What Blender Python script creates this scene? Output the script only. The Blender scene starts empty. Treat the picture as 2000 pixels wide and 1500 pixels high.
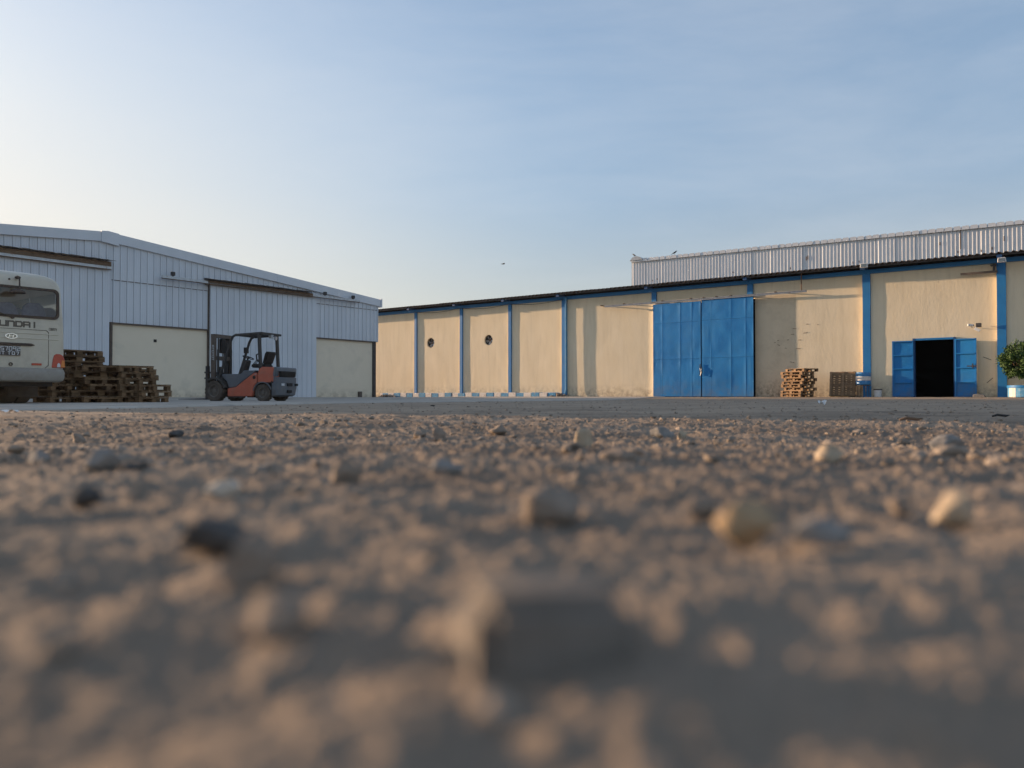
import bpy, bmesh, math, random
import numpy as np
from mathutils import Vector, Matrix
random.seed(7)
R = math.radians
scene = bpy.context.scene
COL = scene.collection

# ------------------------------------------------------------------ camera
FPX, HOR = 1560.0, 774.0
PITCH = math.atan((HOR - 750) / FPX)
CAMZ = 0.16
cam = bpy.data.cameras.new('camera'); camo = bpy.data.objects.new('camera', cam); COL.objects.link(camo)
camo.location = (0, 0, CAMZ); camo.rotation_euler = (math.pi / 2 + PITCH, 0, 0)
cam.sensor_width = 36; cam.lens = FPX / 2000 * 36
cam.clip_start = 0.01; cam.clip_end = 3000
cam.dof.use_dof = True; cam.dof.focus_distance = 28.0; cam.dof.aperture_fstop = 3.2
cam.dof.aperture_blades = 0
scene.camera = camo

# ------------------------------------------------------------------ sky, sun, exposure
SUN_EL = 7.4
SUN_AZ = math.atan2(-0.886, 0.463)            # from +Y, towards +X
sund = Vector((math.sin(SUN_AZ) * math.cos(R(SUN_EL)), math.cos(SUN_AZ) * math.cos(R(SUN_EL)), math.sin(R(SUN_EL))))
world = bpy.data.worlds.new('World'); scene.world = world; world.use_nodes = True
nt = world.node_tree; nt.nodes.clear()
def wn(t): return nt.nodes.new(t)
sky = wn('ShaderNodeTexSky'); sky.sky_type = 'NISHITA'; sky.sun_disc = False
sky.sun_elevation = R(SUN_EL); sky.sun_rotation = SUN_AZ % (2 * math.pi)
sky.altitude = 0; sky.air_density = 1.0; sky.dust_density = 1.6; sky.ozone_density = 2.0
geo = wn('ShaderNodeTexCoord')
mp = wn('ShaderNodeMapping'); mp.inputs['Rotation'].default_value = (0.25, 0.15, 0.5); mp.inputs['Scale'].default_value = (1.3, 3.4, 7.0)
cn = wn('ShaderNodeTexNoise'); cn.inputs['Scale'].default_value = 1.6; cn.inputs['Detail'].default_value = 9; cn.inputs['Roughness'].default_value = 0.6; cn.inputs['Distortion'].default_value = 0.15
rp = wn('ShaderNodeMapRange'); rp.inputs['From Min'].default_value = 0.40; rp.inputs['From Max'].default_value = 0.78
rp.inputs['To Min'].default_value = 0.0; rp.inputs['To Max'].default_value = 0.24
mx = wn('ShaderNodeMix'); mx.data_type = 'RGBA'; mx.inputs['B'].default_value = (2.2, 2.3, 2.45, 1)
# thin dust veil: even over the whole sky, thicker and warmer down towards the horizon
sz = wn('ShaderNodeSeparateXYZ'); hz = wn('ShaderNodeMapRange'); hz.interpolation_type = 'SMOOTHSTEP'
hz.inputs['From Min'].default_value = 0.45; hz.inputs['From Max'].default_value = 0.0; hz.inputs['To Min'].default_value = 0.42; hz.inputs['To Max'].default_value = 0.80
hc = wn('ShaderNodeMix'); hc.data_type = 'RGBA'; hc.inputs['A'].default_value = (0.92, 1.12, 1.50, 1); hc.inputs['B'].default_value = (1.72, 1.56, 1.38, 1)
hf = wn('ShaderNodeMapRange'); hf.inputs['From Min'].default_value = 0.24; hf.inputs['From Max'].default_value = 0.03
mh = wn('ShaderNodeMix'); mh.data_type = 'RGBA'
bg = wn('ShaderNodeBackground'); bg.inputs['Strength'].default_value = 0.13
wo = wn('ShaderNodeOutputWorld')
L = nt.links.new
L(geo.outputs['Generated'], mp.inputs['Vector']); L(mp.outputs[0], cn.inputs['Vector']); L(cn.outputs['Fac'], rp.inputs['Value'])
L(geo.outputs['Generated'], sz.inputs[0]); L(sz.outputs['Z'], hz.inputs['Value']); L(sz.outputs['Z'], hf.inputs['Value']); L(hf.outputs[0], hc.inputs['Factor'])
L(sky.outputs[0], mh.inputs['A']); L(hc.outputs['Result'], mh.inputs['B']); L(hz.outputs[0], mh.inputs['Factor'])
# broad pale aureole of dust-scattered light round the sun
vd = wn('ShaderNodeVectorMath'); vd.operation = 'DOT_PRODUCT'; vd.inputs[1].default_value = tuple(sund)
ar = wn('ShaderNodeMapRange'); ar.interpolation_type = 'SMOOTHSTEP'; ar.inputs['From Min'].default_value = 0.36; ar.inputs['From Max'].default_value = 1.0; ar.inputs['To Max'].default_value = 0.74
ma = wn('ShaderNodeMix'); ma.data_type = 'RGBA'; ma.inputs['B'].default_value = (2.75, 2.55, 2.25, 1)
L(geo.outputs['Generated'], vd.inputs[0]); L(vd.outputs['Value'], ar.inputs['Value']); ae = wn('ShaderNodeMapRange'); ae.interpolation_type = 'SMOOTHSTEP'; ae.inputs['From Min'].default_value = 0.62; ae.inputs['From Max'].default_value = 0.08
am = wn('ShaderNodeMath'); am.operation = 'MULTIPLY'; L(sz.outputs['Z'], ae.inputs['Value']); L(ar.outputs[0], am.inputs[0]); L(ae.outputs[0], am.inputs[1]); L(am.outputs[0], ma.inputs['Factor']); L(mh.outputs['Result'], ma.inputs['A'])
L(rp.outputs[0], mx.inputs['Factor']); L(ma.outputs['Result'], mx.inputs['A']); L(mx.outputs['Result'], bg.inputs['Color']); L(bg.outputs[0], wo.inputs[0])
sl = bpy.data.lights.new('sun', 'SUN'); slo = bpy.data.objects.new('sun', sl); COL.objects.link(slo)
sl.energy = 3.3; sl.color = (1.0, 0.69, 0.44); sl.angle = R(0.6)
slo.rotation_euler = (-sund).to_track_quat('-Z', 'Y').to_euler()
slo.location = (0, 0, 30)
scene.view_settings.view_transform = 'Standard'; scene.view_settings.look = 'None'
scene.view_settings.exposure = 1.42; scene.view_settings.gamma = 1.0
scene.view_settings.use_curve_mapping = False
scene.cycles.max_bounces = 8

# ------------------------------------------------------------------ helpers
def smooth(t):
    t = np.clip(t, 0, 1); return t * t * (3 - 2 * t)
def _hash(ix, iy, seed):
    h = (ix.astype(np.int64) * 374761393 + iy.astype(np.int64) * 668265263 + seed * 144665) & 0xffffffff
    h = ((h ^ (h >> 13)) * 1274126177) & 0xffffffff
    h = (h ^ (h >> 16)) & 0xffffffff
    return h / 4294967295.0
def vnoise(x, y, seed=0):
    x = np.asarray(x, float); y = np.asarray(y, float)
    ix = np.floor(x); iy = np.floor(y); fx = x - ix; fy = y - iy
    fx = fx * fx * (3 - 2 * fx); fy = fy * fy * (3 - 2 * fy)
    a = _hash(ix, iy, seed); b = _hash(ix + 1, iy, seed); c = _hash(ix, iy + 1, seed); d = _hash(ix + 1, iy + 1, seed)
    return (a * (1 - fx) + b * fx) * (1 - fy) + (c * (1 - fx) + d * fx) * fy - 0.5
def fbm(x, y, seed=0, octv=4, gain=0.5):
    s = 0; a = 1; f = 1
    for i in range(octv):
        s = s + a * vnoise(x * f + 17.3 * i, y * f - 9.1 * i, seed + i); a *= gain; f *= 2.03
    return s

class MB:
    """collects geometry, builds ONE mesh object"""
    def __init__(s): s.v = []; s.f = []; s.m = []
    def add(s, vs, fs, mi=0):
        o = len(s.v); s.v += [tuple(p) for p in vs]
        for f in fs: s.f.append(tuple(i + o for i in f)); s.m.append(mi)
        return s
    def box(s, x0, x1, y0, y1, z0, z1, mi=0):
        vs = [(x0,y0,z0),(x1,y0,z0),(x1,y1,z0),(x0,y1,z0),(x0,y0,z1),(x1,y0,z1),(x1,y1,z1),(x0,y1,z1)]
        return s.add(vs, [(0,3,2,1),(4,5,6,7),(0,1,5,4),(1,2,6,5),(2,3,7,6),(3,0,4,7)], mi)
    def prism(s, poly, a, b, axis='y', mi=0):
        """poly of 2D points; extruded from a to b along axis ('y': poly is x,z; 'z': x,y; 'x': y,z)"""
        def P(p, t): return (p[0], t, p[1]) if axis == 'y' else ((p[0], p[1], t) if axis == 'z' else (t, p[0], p[1]))
        n = len(poly); vs = [P(p, a) for p in poly] + [P(p, b) for p in poly]
        fs = [tuple(range(n)), tuple(range(2*n-1, n-1, -1))] + [(i, i+n, (i+1) % n + n, (i+1) % n) for i in range(n)]
        return s.add(vs, fs, mi)
    def tube(s, pts, r, n=8, mi=0, caps=True):
        pts = [Vector(p) for p in pts]; rs = r if isinstance(r, (list, tuple)) else [r] * len(pts)
        o = len(s.v); prev = None
        for i, p in enumerate(pts):
            d = (pts[min(i+1, len(pts)-1)] - pts[max(i-1, 0)]).normalized()
            if prev is None:
                up = Vector((0,0,1)) if abs(d.z) < 0.9 else Vector((1,0,0)); u = d.cross(up).normalized()
            else: u = (prev - d * prev.dot(d)).normalized()
            prev = u; w = d.cross(u)
            for k in range(n):
                a = 2*math.pi*k/n; s.v.append(tuple(p + (u*math.cos(a) + w*math.sin(a)) * rs[i]))
        for i in range(len(pts)-1):
            for k in range(n):
                a = o+i*n+k; b = o+i*n+(k+1) % n; s.f.append((a, b, b+n, a+n)); s.m.append(mi)
        if caps:
            s.f.append(tuple(o+k for k in range(n-1, -1, -1))); s.m.append(mi)
            e = o+(len(pts)-1)*n; s.f.append(tuple(e+k for k in range(n))); s.m.append(mi)
        return s
    def bar(s, p0, p1, w, h, mi=0, up=(0,0,1)):
        p0 = Vector(p0); p1 = Vector(p1); d = (p1-p0).normalized(); up = Vector(up)
        if abs(d.dot(up)) > 0.95: up = Vector((1,0,0))
        u = d.cross(up).normalized(); t = u.cross(d)
        vs = [p + u*a*w/2 + t*b*h/2 for p in (p0, p1) for a, b in ((-1,-1),(1,-1),(1,1),(-1,1))]
        return s.add(vs, [(3,2,1,0),(4,5,6,7),(0,1,5,4),(1,2,6,5),(2,3,7,6),(3,0,4,7)], mi)
    def lathe(s, prof, c, axis='z', n=24, mi=0):
        """prof: (radius, height) pairs"""
        def P(r, h, a):
            x, y = r*math.cos(a), r*math.sin(a)
            q = (x, y, h) if axis == 'z' else ((x, h, y) if axis == 'y' else (h, x, y))
            return (c[0]+q[0], c[1]+q[1], c[2]+q[2])
        o = len(s.v)
        for r, h in prof:
            for k in range(n): s.v.append(P(r, h, 2*math.pi*k/n))
        for i in range(len(prof)-1):
            for k in range(n):
                a = o+i*n+k; b = o+i*n+(k+1) % n; s.f.append((a, b, b+n, a+n)); s.m.append(mi)
        return s
    def grid(s, fn, nu, nv, mi=0):
        o = len(s.v)
        for j in range(nv+1):
            for i in range(nu+1): s.v.append(tuple(fn(i/nu, j/nv)))
        for j in range(nv):
            for i in range(nu):
                a = o+j*(nu+1)+i; s.f.append((a, a+1, a+nu+2, a+nu+1)); s.m.append(mi)
        return s
    def mesh(s, name, mats, smoothed=False, bevel=0, seg=1, fix=True):
        me = bpy.data.meshes.new(name); me.from_pydata(s.v, [], s.f)
        for m in (mats if isinstance(mats, (list, tuple)) else [mats]): me.materials.append(m)
        if max(s.m, default=0): me.polygons.foreach_set('material_index', s.m)
        if fix or bevel:
            bm = bmesh.new(); bm.from_mesh(me)
            if fix: bmesh.ops.recalc_face_normals(bm, faces=bm.faces)
            if bevel:
                eds = [e for e in bm.edges if len(e.link_faces) == 2 and e.calc_face_angle(0) > 0.5]
                bmesh.ops.bevel(bm, geom=eds, offset=bevel, segments=seg, affect='EDGES', clamp_overlap=True)
            bm.to_mesh(me); bm.free()
        if smoothed:
            me.polygons.foreach_set('use_smooth', [True]*len(me.polygons))
            if smoothed != 'all' and hasattr(me, 'set_sharp_from_angle'): me.set_sharp_from_angle(angle=R(38))
        me.update(); return me
    def build(s, name, mats, parent=None, **k):
        o = bpy.data.objects.new(name, s.mesh(name, mats, **k)); COL.objects.link(o)
        if parent is not None: o.parent = parent
        return o

def tag(o, label=None, cat=None, group=None, kind=None):
    if label: o['label'] = label
    if cat: o['category'] = cat
    if group: o['group'] = group
    if kind: o['kind'] = kind
    return o
def thing(name, label, cat, loc=(0,0,0), rotz=0, group=None):
    o = bpy.data.objects.new(name, None); COL.objects.link(o); o.location = loc; o.rotation_euler = (0, 0, rotz)
    o.empty_display_size = 0.2
    return tag(o, label, cat, group)
KIDS = {}
def kids(o):
    return [c for c in COL.objects if c.parent == o]
def dup(root, children, loc, rot, label, group=None):
    r = root.copy(); COL.objects.link(r); r.location = loc; r.rotation_euler = rot; r['label'] = label
    if group: r['group'] = group
    for ch in children:
        c = ch.copy(); COL.objects.link(c); c.parent = r
    return r
def linkmesh(name, me, parent, loc=(0,0,0), rot=(0,0,0)):
    o = bpy.data.objects.new(name, me); COL.objects.link(o); o.parent = parent; o.location = loc; o.rotation_euler = rot
    return o

# ------------------------------------------------------------------ picture measurements -> places on real planes
def ray(px, py):
    u = (px-1000)/FPX; v = (750-py)/FPX
    return Vector((u, math.cos(PITCH) - v*math.sin(PITCH), math.sin(PITCH) + v*math.cos(PITCH)))
class Frame:
    def __init__(s, ox, oy, ang): s.o = Vector((ox, oy, 0)); s.a = ang; s.x = Vector((math.cos(ang), math.sin(ang), 0)); s.y = Vector((-math.sin(ang), math.cos(ang), 0))
    def at(s, px, py, depth=0.0):
        """local (x, z) where the sight line meets the upright plane at local y = depth"""
        d = ray(px, py); c = Vector((0,0,CAMZ)); p0 = s.o + s.y*depth
        t = (p0-c).dot(s.y)/d.dot(s.y); p = c + d*t - s.o
        return p.dot(s.x), p.z
    def X(s, px, depth=0.0): return s.at(px, 760, depth)[0]
    def Z(s, px, py, depth=0.0): return s.at(px, py, depth)[1]
    def w(s, x, y, z=0): p = s.o + s.x*x + s.y*y; return Vector((p.x, p.y, z))
FR = Frame(13.28, 37.0, R(-36.6))             # cream warehouse wall
FL = Frame(-10.38, 32.4, R(52.75))            # grey shed gable
FH = Frame(6.98, 46.5, R(-32.8))              # white sheet hall behind

SLAB_B = [(-40,1.0),(-22,4.6),(-12,6.9),(-5.7,8.9),(-4.9,11.2),(-4.4,15.6),(-3.5,19),(-1.6,22.3),(0.8,26.5),(4.2,33),(7.6,39.8)]
SLAB_C = [(-36,-1.5),(-26,12.5),(-22,17.6),(-17,24.0),(-13.4,28.8),(-10.8,32.3),(-8.6,35.2),(-6.9,37.6),(-3.0,49.4),(3.0,45.0),(7.7,41.35)]
def lerp_poly(P, t):
    P = np.array(P, float); k = np.clip(t, 0, 1)*(len(P)-1); i = np.minimum(k.astype(int), len(P)-2); f = (k-i)[..., None]
    return P[i]*(1-f) + P[i+1]*f
def slab_dist(x, y):
    """rough signed measure: >0 on the dirt side of the concrete edge (x distance)"""
    B = np.array(SLAB_B); o = np.argsort(B[:, 1])
    return x - np.interp(y, B[o, 1], B[o, 0], left=-60, right=99)
def gbase(x, y):
    x = np.asarray(x, float); y = np.asarray(y, float); d = np.hypot(x, y)
    z = 0.085*(1 - smooth((d-0.3)/2.9))
    sR = -((x-FR.o.x)*FR.y.x + (y-FR.o.y)*FR.y.y); sL = -((x-FL.o.x)*FL.y.x + (y-FL.o.y)*FL.y.y)
    rise = np.maximum(0.125*(1-smooth((sR-0.3)/9)), 0.10*(1-smooth((sL-0.3)/4.6)))
    return z + rise*smooth((d-6)/8)
def gz(x, y, fine=True):
    x = np.asarray(x, float); y = np.asarray(y, float); d = np.hypot(x, y)
    m = smooth((slab_dist(x, y)+0.1)/0.6)
    z = gbase(x, y)
    z = z + m*0.014*fbm(x*0.5+3, y*2.6, 15, 4)*smooth((d-6)/6)*(1-smooth((d-30)/20))
    z = z + m*(0.010+0.016*smooth((d-2)/3))*fbm(x*1.3, y*1.3, 3, 3)*smooth((d-0.5)/1.5)*(1-smooth((d-9)/9)*0.75)
    if fine:
        nr = 1-smooth((d-4)/9)
        z = z + m*(((0.007+0.006*smooth((d-0.6)/1.2))*fbm(x*6, y*6, 11, 3)+0.005*(0.35-np.abs(fbm(x*11, y*11, 14, 2))*1.6))*(0.25+0.75*nr)*smooth((d-0.05)/0.3) + (0.0085*fbm(x*34, y*34, 21, 4, 0.62)+0.008*fbm(x*15, y*15, 23, 2))*nr*(0.55+0.45*smooth((d-0.4)/1.2)) + 0.003*np.abs(fbm(x*120, y*120, 31, 2))*(1-smooth((d-1.5)/3)))
    return z
def ghit(px, py):
    d = ray(px, py); lo = 0.05
    t = 0.05
    while t < 80:
        x, y, z = d.x*t, d.y*t, CAMZ + d.z*t
        if z <= float(gz(x, y, False)): return x, y, t
        t *= 1.004
    return d.x*t, d.y*t, t
def gzz(x, y): return float(gz(x, y, False))

# ------------------------------------------------------------------ materials
def mat(name, c1, c2=None, scale=3.0, rough=0.7, metal=0.0, bump=0.0, bscale=60.0, detail=6, spec=0.35, stretch=(1,1,1),
        rnd=0.0, dirt=None, dscale=2.0, dlo=0.55, dhi=0.75, lo=0.35, hi=0.65, bdist=0.01, damt=0.8, dstretch=(1,1,1), coat=0):
    m = bpy.data.materials.new(name); m.use_nodes = True; t = m.node_tree; b = t.nodes['Principled BSDF']
    b.inputs['Roughness'].default_value = rough; b.inputs['Metallic'].default_value = metal
    b.inputs['Specular IOR Level'].default_value = spec
    if coat: b.inputs['Coat Weight'].default_value = coat
    c1 = tuple(c1)+(1,); c2 = tuple(c2)+(1,) if c2 else c1
    tc = t.nodes.new('ShaderNodeTexCoord')
    def noise(sc, st, det, dist=0.0):
        mpn = t.nodes.new('ShaderNodeMapping'); mpn.inputs['Scale'].default_value = st
        t.links.new(tc.outputs['Object'], mpn.inputs['Vector'])
        n = t.nodes.new('ShaderNodeTexNoise'); n.inputs['Scale'].default_value = sc; n.inputs['Detail'].default_value = det
        n.inputs['Roughness'].default_value = 0.6; n.inputs['Distortion'].default_value = dist
        t.links.new(mpn.outputs[0], n.inputs['Vector']); return n
    def ramp(n, a, bb, tmax=1.0):
        r = t.nodes.new('ShaderNodeMapRange'); r.inputs['From Min'].default_value = a; r.inputs['From Max'].default_value = bb
        r.inputs['To Max'].default_value = tmax
        t.links.new(n.outputs['Fac'], r.inputs['Value']); return r
    def mixc(fac, A, B):
        x = t.nodes.new('ShaderNodeMix'); x.data_type = 'RGBA'
        if fac is not None: t.links.new(fac, x.inputs['Factor'])
        for s, v in (('A', A), ('B', B)):
            if isinstance(v, tuple): x.inputs[s].default_value = v
            else: t.links.new(v, x.inputs[s])
        return x
    n = noise(scale, stretch, detail); r = ramp(n, lo, hi)
    cur = mixc(r.outputs[0], c1, c2).outputs['Result']
    if dirt:
        n2 = noise(dscale, dstretch, 8, 0.4); r2 = ramp(n2, dlo, dhi, damt)
        cur = mixc(r2.outputs[0], cur, tuple(dirt)+(1,)).outputs['Result']
    if rnd:
        oi = t.nodes.new('ShaderNodeObjectInfo'); h = t.nodes.new('ShaderNodeHueSaturation')
        rr = t.nodes.new('ShaderNodeMapRange'); rr.inputs['To Min'].default_value = 1-rnd; rr.inputs['To Max'].default_value = 1+rnd
        t.links.new(oi.outputs['Random'], rr.inputs['Value']); t.links.new(rr.outputs[0], h.inputs['Value']); t.links.new(cur, h.inputs['Color'])
        cur = h.outputs[0]
    t.links.new(cur, b.inputs['Base Color'])
    if bump:
        nb = noise(bscale, stretch, 6); bp = t.nodes.new('ShaderNodeBump'); bp.inputs['Strength'].default_value = bump; bp.inputs['Distance'].default_value = bdist
        t.links.new(nb.outputs['Fac'], bp.inputs['Height']); t.links.new(bp.outputs[0], b.inputs['Normal'])
    m['cur'] = ''
    return m
def add_low_stain(m, col, z0, z1, scale=3.0, amt=0.7):
    """splashed mud with a ragged top edge, up the foot of a wall"""
    t = m.node_tree; b = t.nodes['Principled BSDF']; src = b.inputs['Base Color'].links[0].from_socket
    tc = t.nodes.new('ShaderNodeTexCoord'); sp = t.nodes.new('ShaderNodeSeparateXYZ'); t.links.new(tc.outputs['Object'], sp.inputs[0])
    n = t.nodes.new('ShaderNodeTexNoise'); n.inputs['Scale'].default_value = scale; n.inputs['Detail'].default_value = 8; n.inputs['Roughness'].default_value = 0.7
    t.links.new(tc.outputs['Object'], n.inputs['Vector'])
    r = t.nodes.new('ShaderNodeMapRange'); r.inputs['From Min'].default_value = z1; r.inputs['From Max'].default_value = z0; t.links.new(sp.outputs['Z'], r.inputs['Value'])
    a = t.nodes.new('ShaderNodeMath'); a.operation = 'MULTIPLY'; t.links.new(r.outputs[0], a.inputs[0])
    r2 = t.nodes.new('ShaderNodeMapRange'); r2.inputs['From Min'].default_value = 0.4; r2.inputs['From Max'].default_value = 0.62; t.links.new(n.outputs['Fac'], r2.inputs['Value'])
    t.links.new(r2.outputs[0], a.inputs[1]); a2 = t.nodes.new('ShaderNodeMath'); a2.operation = 'MULTIPLY'; a2.inputs[1].default_value = amt; t.links.new(a.outputs[0], a2.inputs[0])
    x = t.nodes.new('ShaderNodeMix'); x.data_type = 'RGBA'; x.inputs['B'].default_value = tuple(col)+(1,)
    t.links.new(a2.outputs[0], x.inputs['Factor']); t.links.new(src, x.inputs['A']); t.links.new(x.outputs['Result'], b.inputs['Base Color'])
def flat(name, c, rough=0.6, metal=0, spec=0.35):
    return mat(name, c, tuple(k*0.8 for k in c), scale=6, rough=rough, metal=metal, spec=spec)
def glass(name, tint=(0.55,0.58,0.6), gl=0.12):
    m = bpy.data.materials.new(name); m.use_nodes = True; t = m.node_tree; t.nodes.clear()
    o = t.nodes.new('ShaderNodeOutputMaterial'); tr = t.nodes.new('ShaderNodeBsdfTransparent'); tr.inputs[0].default_value = tint+(1,)
    g = t.nodes.new('ShaderNodeBsdfGlossy'); g.inputs['Roughness'].default_value = 0.08; g.inputs[0].default_value = (0.9,0.9,0.9,1)
    fr = t.nodes.new('ShaderNodeFresnel'); fr.inputs[0].default_value = 1.5
    ad = t.nodes.new('ShaderNodeMath'); ad.operation = 'ADD'; ad.inputs[1].default_value = gl; t.links.new(fr.outputs[0], ad.inputs[0])
    mxs = t.nodes.new('ShaderNodeMixShader'); t.links.new(ad.outputs[0], mxs.inputs[0]); t.links.new(tr.outputs[0], mxs.inputs[1]); t.links.new(g.outputs[0], mxs.inputs[2]); t.links.new(mxs.outputs[0], o.inputs[0])
    return m

M = {}
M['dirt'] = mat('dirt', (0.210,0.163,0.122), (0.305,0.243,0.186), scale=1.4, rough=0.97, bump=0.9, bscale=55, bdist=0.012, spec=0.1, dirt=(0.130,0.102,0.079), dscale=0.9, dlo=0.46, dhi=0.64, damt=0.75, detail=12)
def add_shadow_lift(m, col, y0, y1):
    """paler far ground painted to lift the strip in the shadow of the shed, with a ragged edge"""
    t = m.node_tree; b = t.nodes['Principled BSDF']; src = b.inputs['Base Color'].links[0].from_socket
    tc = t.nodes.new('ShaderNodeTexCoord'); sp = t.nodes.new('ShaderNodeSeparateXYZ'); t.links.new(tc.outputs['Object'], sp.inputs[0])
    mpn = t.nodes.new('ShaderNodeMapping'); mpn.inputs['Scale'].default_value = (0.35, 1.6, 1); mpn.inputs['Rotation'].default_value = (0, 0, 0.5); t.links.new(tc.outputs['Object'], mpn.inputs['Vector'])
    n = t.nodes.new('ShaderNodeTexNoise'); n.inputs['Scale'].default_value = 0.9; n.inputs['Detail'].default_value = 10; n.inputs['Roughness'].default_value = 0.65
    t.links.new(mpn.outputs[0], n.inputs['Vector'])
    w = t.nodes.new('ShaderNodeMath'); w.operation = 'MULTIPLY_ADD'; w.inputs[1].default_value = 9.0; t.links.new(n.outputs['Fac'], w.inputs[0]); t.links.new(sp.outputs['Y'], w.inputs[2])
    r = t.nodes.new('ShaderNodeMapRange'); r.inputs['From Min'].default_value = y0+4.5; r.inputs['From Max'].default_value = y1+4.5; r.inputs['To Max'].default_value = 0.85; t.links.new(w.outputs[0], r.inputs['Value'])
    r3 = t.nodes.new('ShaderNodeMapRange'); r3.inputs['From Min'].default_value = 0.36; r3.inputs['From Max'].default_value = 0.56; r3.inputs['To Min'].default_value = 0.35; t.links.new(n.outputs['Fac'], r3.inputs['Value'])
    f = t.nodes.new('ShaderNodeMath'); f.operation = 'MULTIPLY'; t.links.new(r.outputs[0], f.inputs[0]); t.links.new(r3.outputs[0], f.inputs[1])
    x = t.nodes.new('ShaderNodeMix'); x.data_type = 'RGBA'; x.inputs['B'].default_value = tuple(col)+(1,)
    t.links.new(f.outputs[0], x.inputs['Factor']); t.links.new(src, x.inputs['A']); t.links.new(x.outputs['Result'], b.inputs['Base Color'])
add_shadow_lift(M['dirt'], (0.40,0.315,0.235), 4.0, 9.0)  # lighter colour makes up for the shed's shadow on the far ground
M['gravel'] = mat('gravel', (0.18,0.145,0.113), (0.34,0.28,0.225), scale=9, rough=0.93, bump=0.5, bscale=160, bdist=0.004, spec=0.15, detail=8)
M['stone_pale'] = mat('stone_pale', (0.36,0.285,0.20), (0.45,0.36,0.26), scale=30, rough=0.9, bump=0.4, bscale=200, bdist=0.003, spec=0.2)
M['stone_grey'] = mat('stone_grey', (0.20,0.19,0.175), (0.29,0.27,0.25), scale=40, rough=0.92, bump=0.5, bscale=220, bdist=0.003, spec=0.2)
M['stone_brown'] = mat('stone_brown', (0.20,0.16,0.125), (0.30,0.24,0.19), scale=40, rough=0.92, bump=0.5, bscale=220, bdist=0.003, spec=0.2)
M['stone_dark'] = mat('stone_dark', (0.060,0.056,0.054), (0.10,0.094,0.088), scale=40, rough=0.92, bump=0.5, bscale=220, bdist=0.003, spec=0.2)
M['stone_white'] = mat('stone_white', (0.50,0.45,0.38), (0.60,0.55,0.47), scale=30, rough=0.9, bump=0.4, bscale=200, bdist=0.003, spec=0.2)
M['stone_tan'] = mat('stone_tan', (0.33,0.235,0.14), (0.40,0.29,0.18), scale=60, rough=0.9, bump=0.4, bscale=200, bdist=0.003, spec=0.2)
M['stone_mid'] = mat('stone_mid', (0.17,0.148,0.125), (0.23,0.20,0.172), scale=40, rough=0.92, bump=0.5, bscale=220, bdist=0.003, spec=0.2)
M['concrete'] = mat('concrete', (0.40,0.35,0.295), (0.49,0.44,0.375), scale=0.8, rough=0.92, bump=0.4, bscale=30, spec=0.15, dirt=(0.24,0.21,0.18), dscale=0.9, dlo=0.5, dhi=0.72, damt=0.7)
M['cream'] = mat('cream_plaster', (0.74,0.635,0.455), (0.79,0.685,0.505), scale=1.3, rough=0.92, bump=0.5, bscale=9, bdist=0.012, spec=0.12, stretch=(1.0,1.0,0.45), dirt=(0.56,0.475,0.34), dscale=2.2, dlo=0.50, dhi=0.80, damt=0.5, dstretch=(2.0,1,0.2))
add_low_stain(M['cream'], (0.23,0.175,0.125), 0.1, 0.85, 4.5, 0.85)
M['cream_old'] = mat('cream_old_plaster', (0.49,0.42,0.305), (0.54,0.465,0.34), scale=1.6, rough=0.92, bump=0.4, bscale=12, bdist=0.01, spec=0.12, dirt=(0.33,0.27,0.20), dscale=2.4, dlo=0.56, dhi=0.75, damt=0.5)
add_low_stain(M['cream_old'], (0.15,0.12,0.095), 0.1, 1.1, 6.0, 0.9)
M['cream_shaded_grimy'] = mat('cream_plaster_shaded_grimy', (0.62,0.52,0.37), (0.68,0.575,0.42), scale=1.3, rough=0.92, bump=0.5, bscale=9, bdist=0.012, spec=0.12, dirt=(0.44,0.36,0.26), dscale=1.6, dlo=0.5, dhi=0.78, damt=0.6)  # darker copy of the cream: gate shadow put into the colour, plus grime
add_low_stain(M['cream_shaded_grimy'], (0.17,0.135,0.10), 0.1, 1.1, 6.0, 0.9)
M['cream_block'] = mat('cream_block', (0.79,0.68,0.52), (0.83,0.72,0.56), scale=0.9, rough=0.92, bump=0.3, bscale=12, bdist=0.006, spec=0.12, dirt=(0.50,0.44,0.34), dscale=0.9, dlo=0.55, dhi=0.8, damt=0.5)
add_low_stain(M['cream_block'], (0.34,0.27,0.19), 0.05, 0.55, 4.0, 0.75)
M['blue'] = mat('blue_paint', (0.008,0.155,0.40), (0.014,0.185,0.45), scale=2.0, rough=0.55, bump=0.15, bscale=20, spec=0.4, dirt=(0.03,0.17,0.33), dscale=2.2, dlo=0.55, dhi=0.75, damt=0.6)
M['blue_gate'] = mat('blue_gate_paint', (0.006,0.168,0.46), (0.010,0.20,0.51), scale=1.1, rough=0.5, bump=0.30, bscale=2.2, bdist=0.03, spec=0.32, dirt=(0.025,0.17,0.38), dscale=1.5, dlo=0.45, dhi=0.8, damt=0.6)
add_low_stain(M['blue_gate'], (0.12,0.15,0.19), 0.05, 1.1, 2.5, 0.6)
M['blue_dark'] = mat('blue_dark', (0.012,0.06,0.17), (0.02,0.08,0.2), scale=3, rough=0.6)
M['blue_light'] = mat('blue_faded', (0.08,0.26,0.46), (0.14,0.34,0.52), scale=9, rough=0.85, bump=0.4, bscale=60, bdist=0.004, dirt=(0.35,0.31,0.27), dscale=9, dlo=0.56, dhi=0.7)
M['white_paint'] = mat('white_paint_worn', (0.62,0.58,0.54), (0.72,0.69,0.65), scale=9, rough=0.85, bump=0.4, bscale=60, bdist=0.004, dirt=(0.40,0.30,0.24), dscale=9, dlo=0.54, dhi=0.7)
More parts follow.
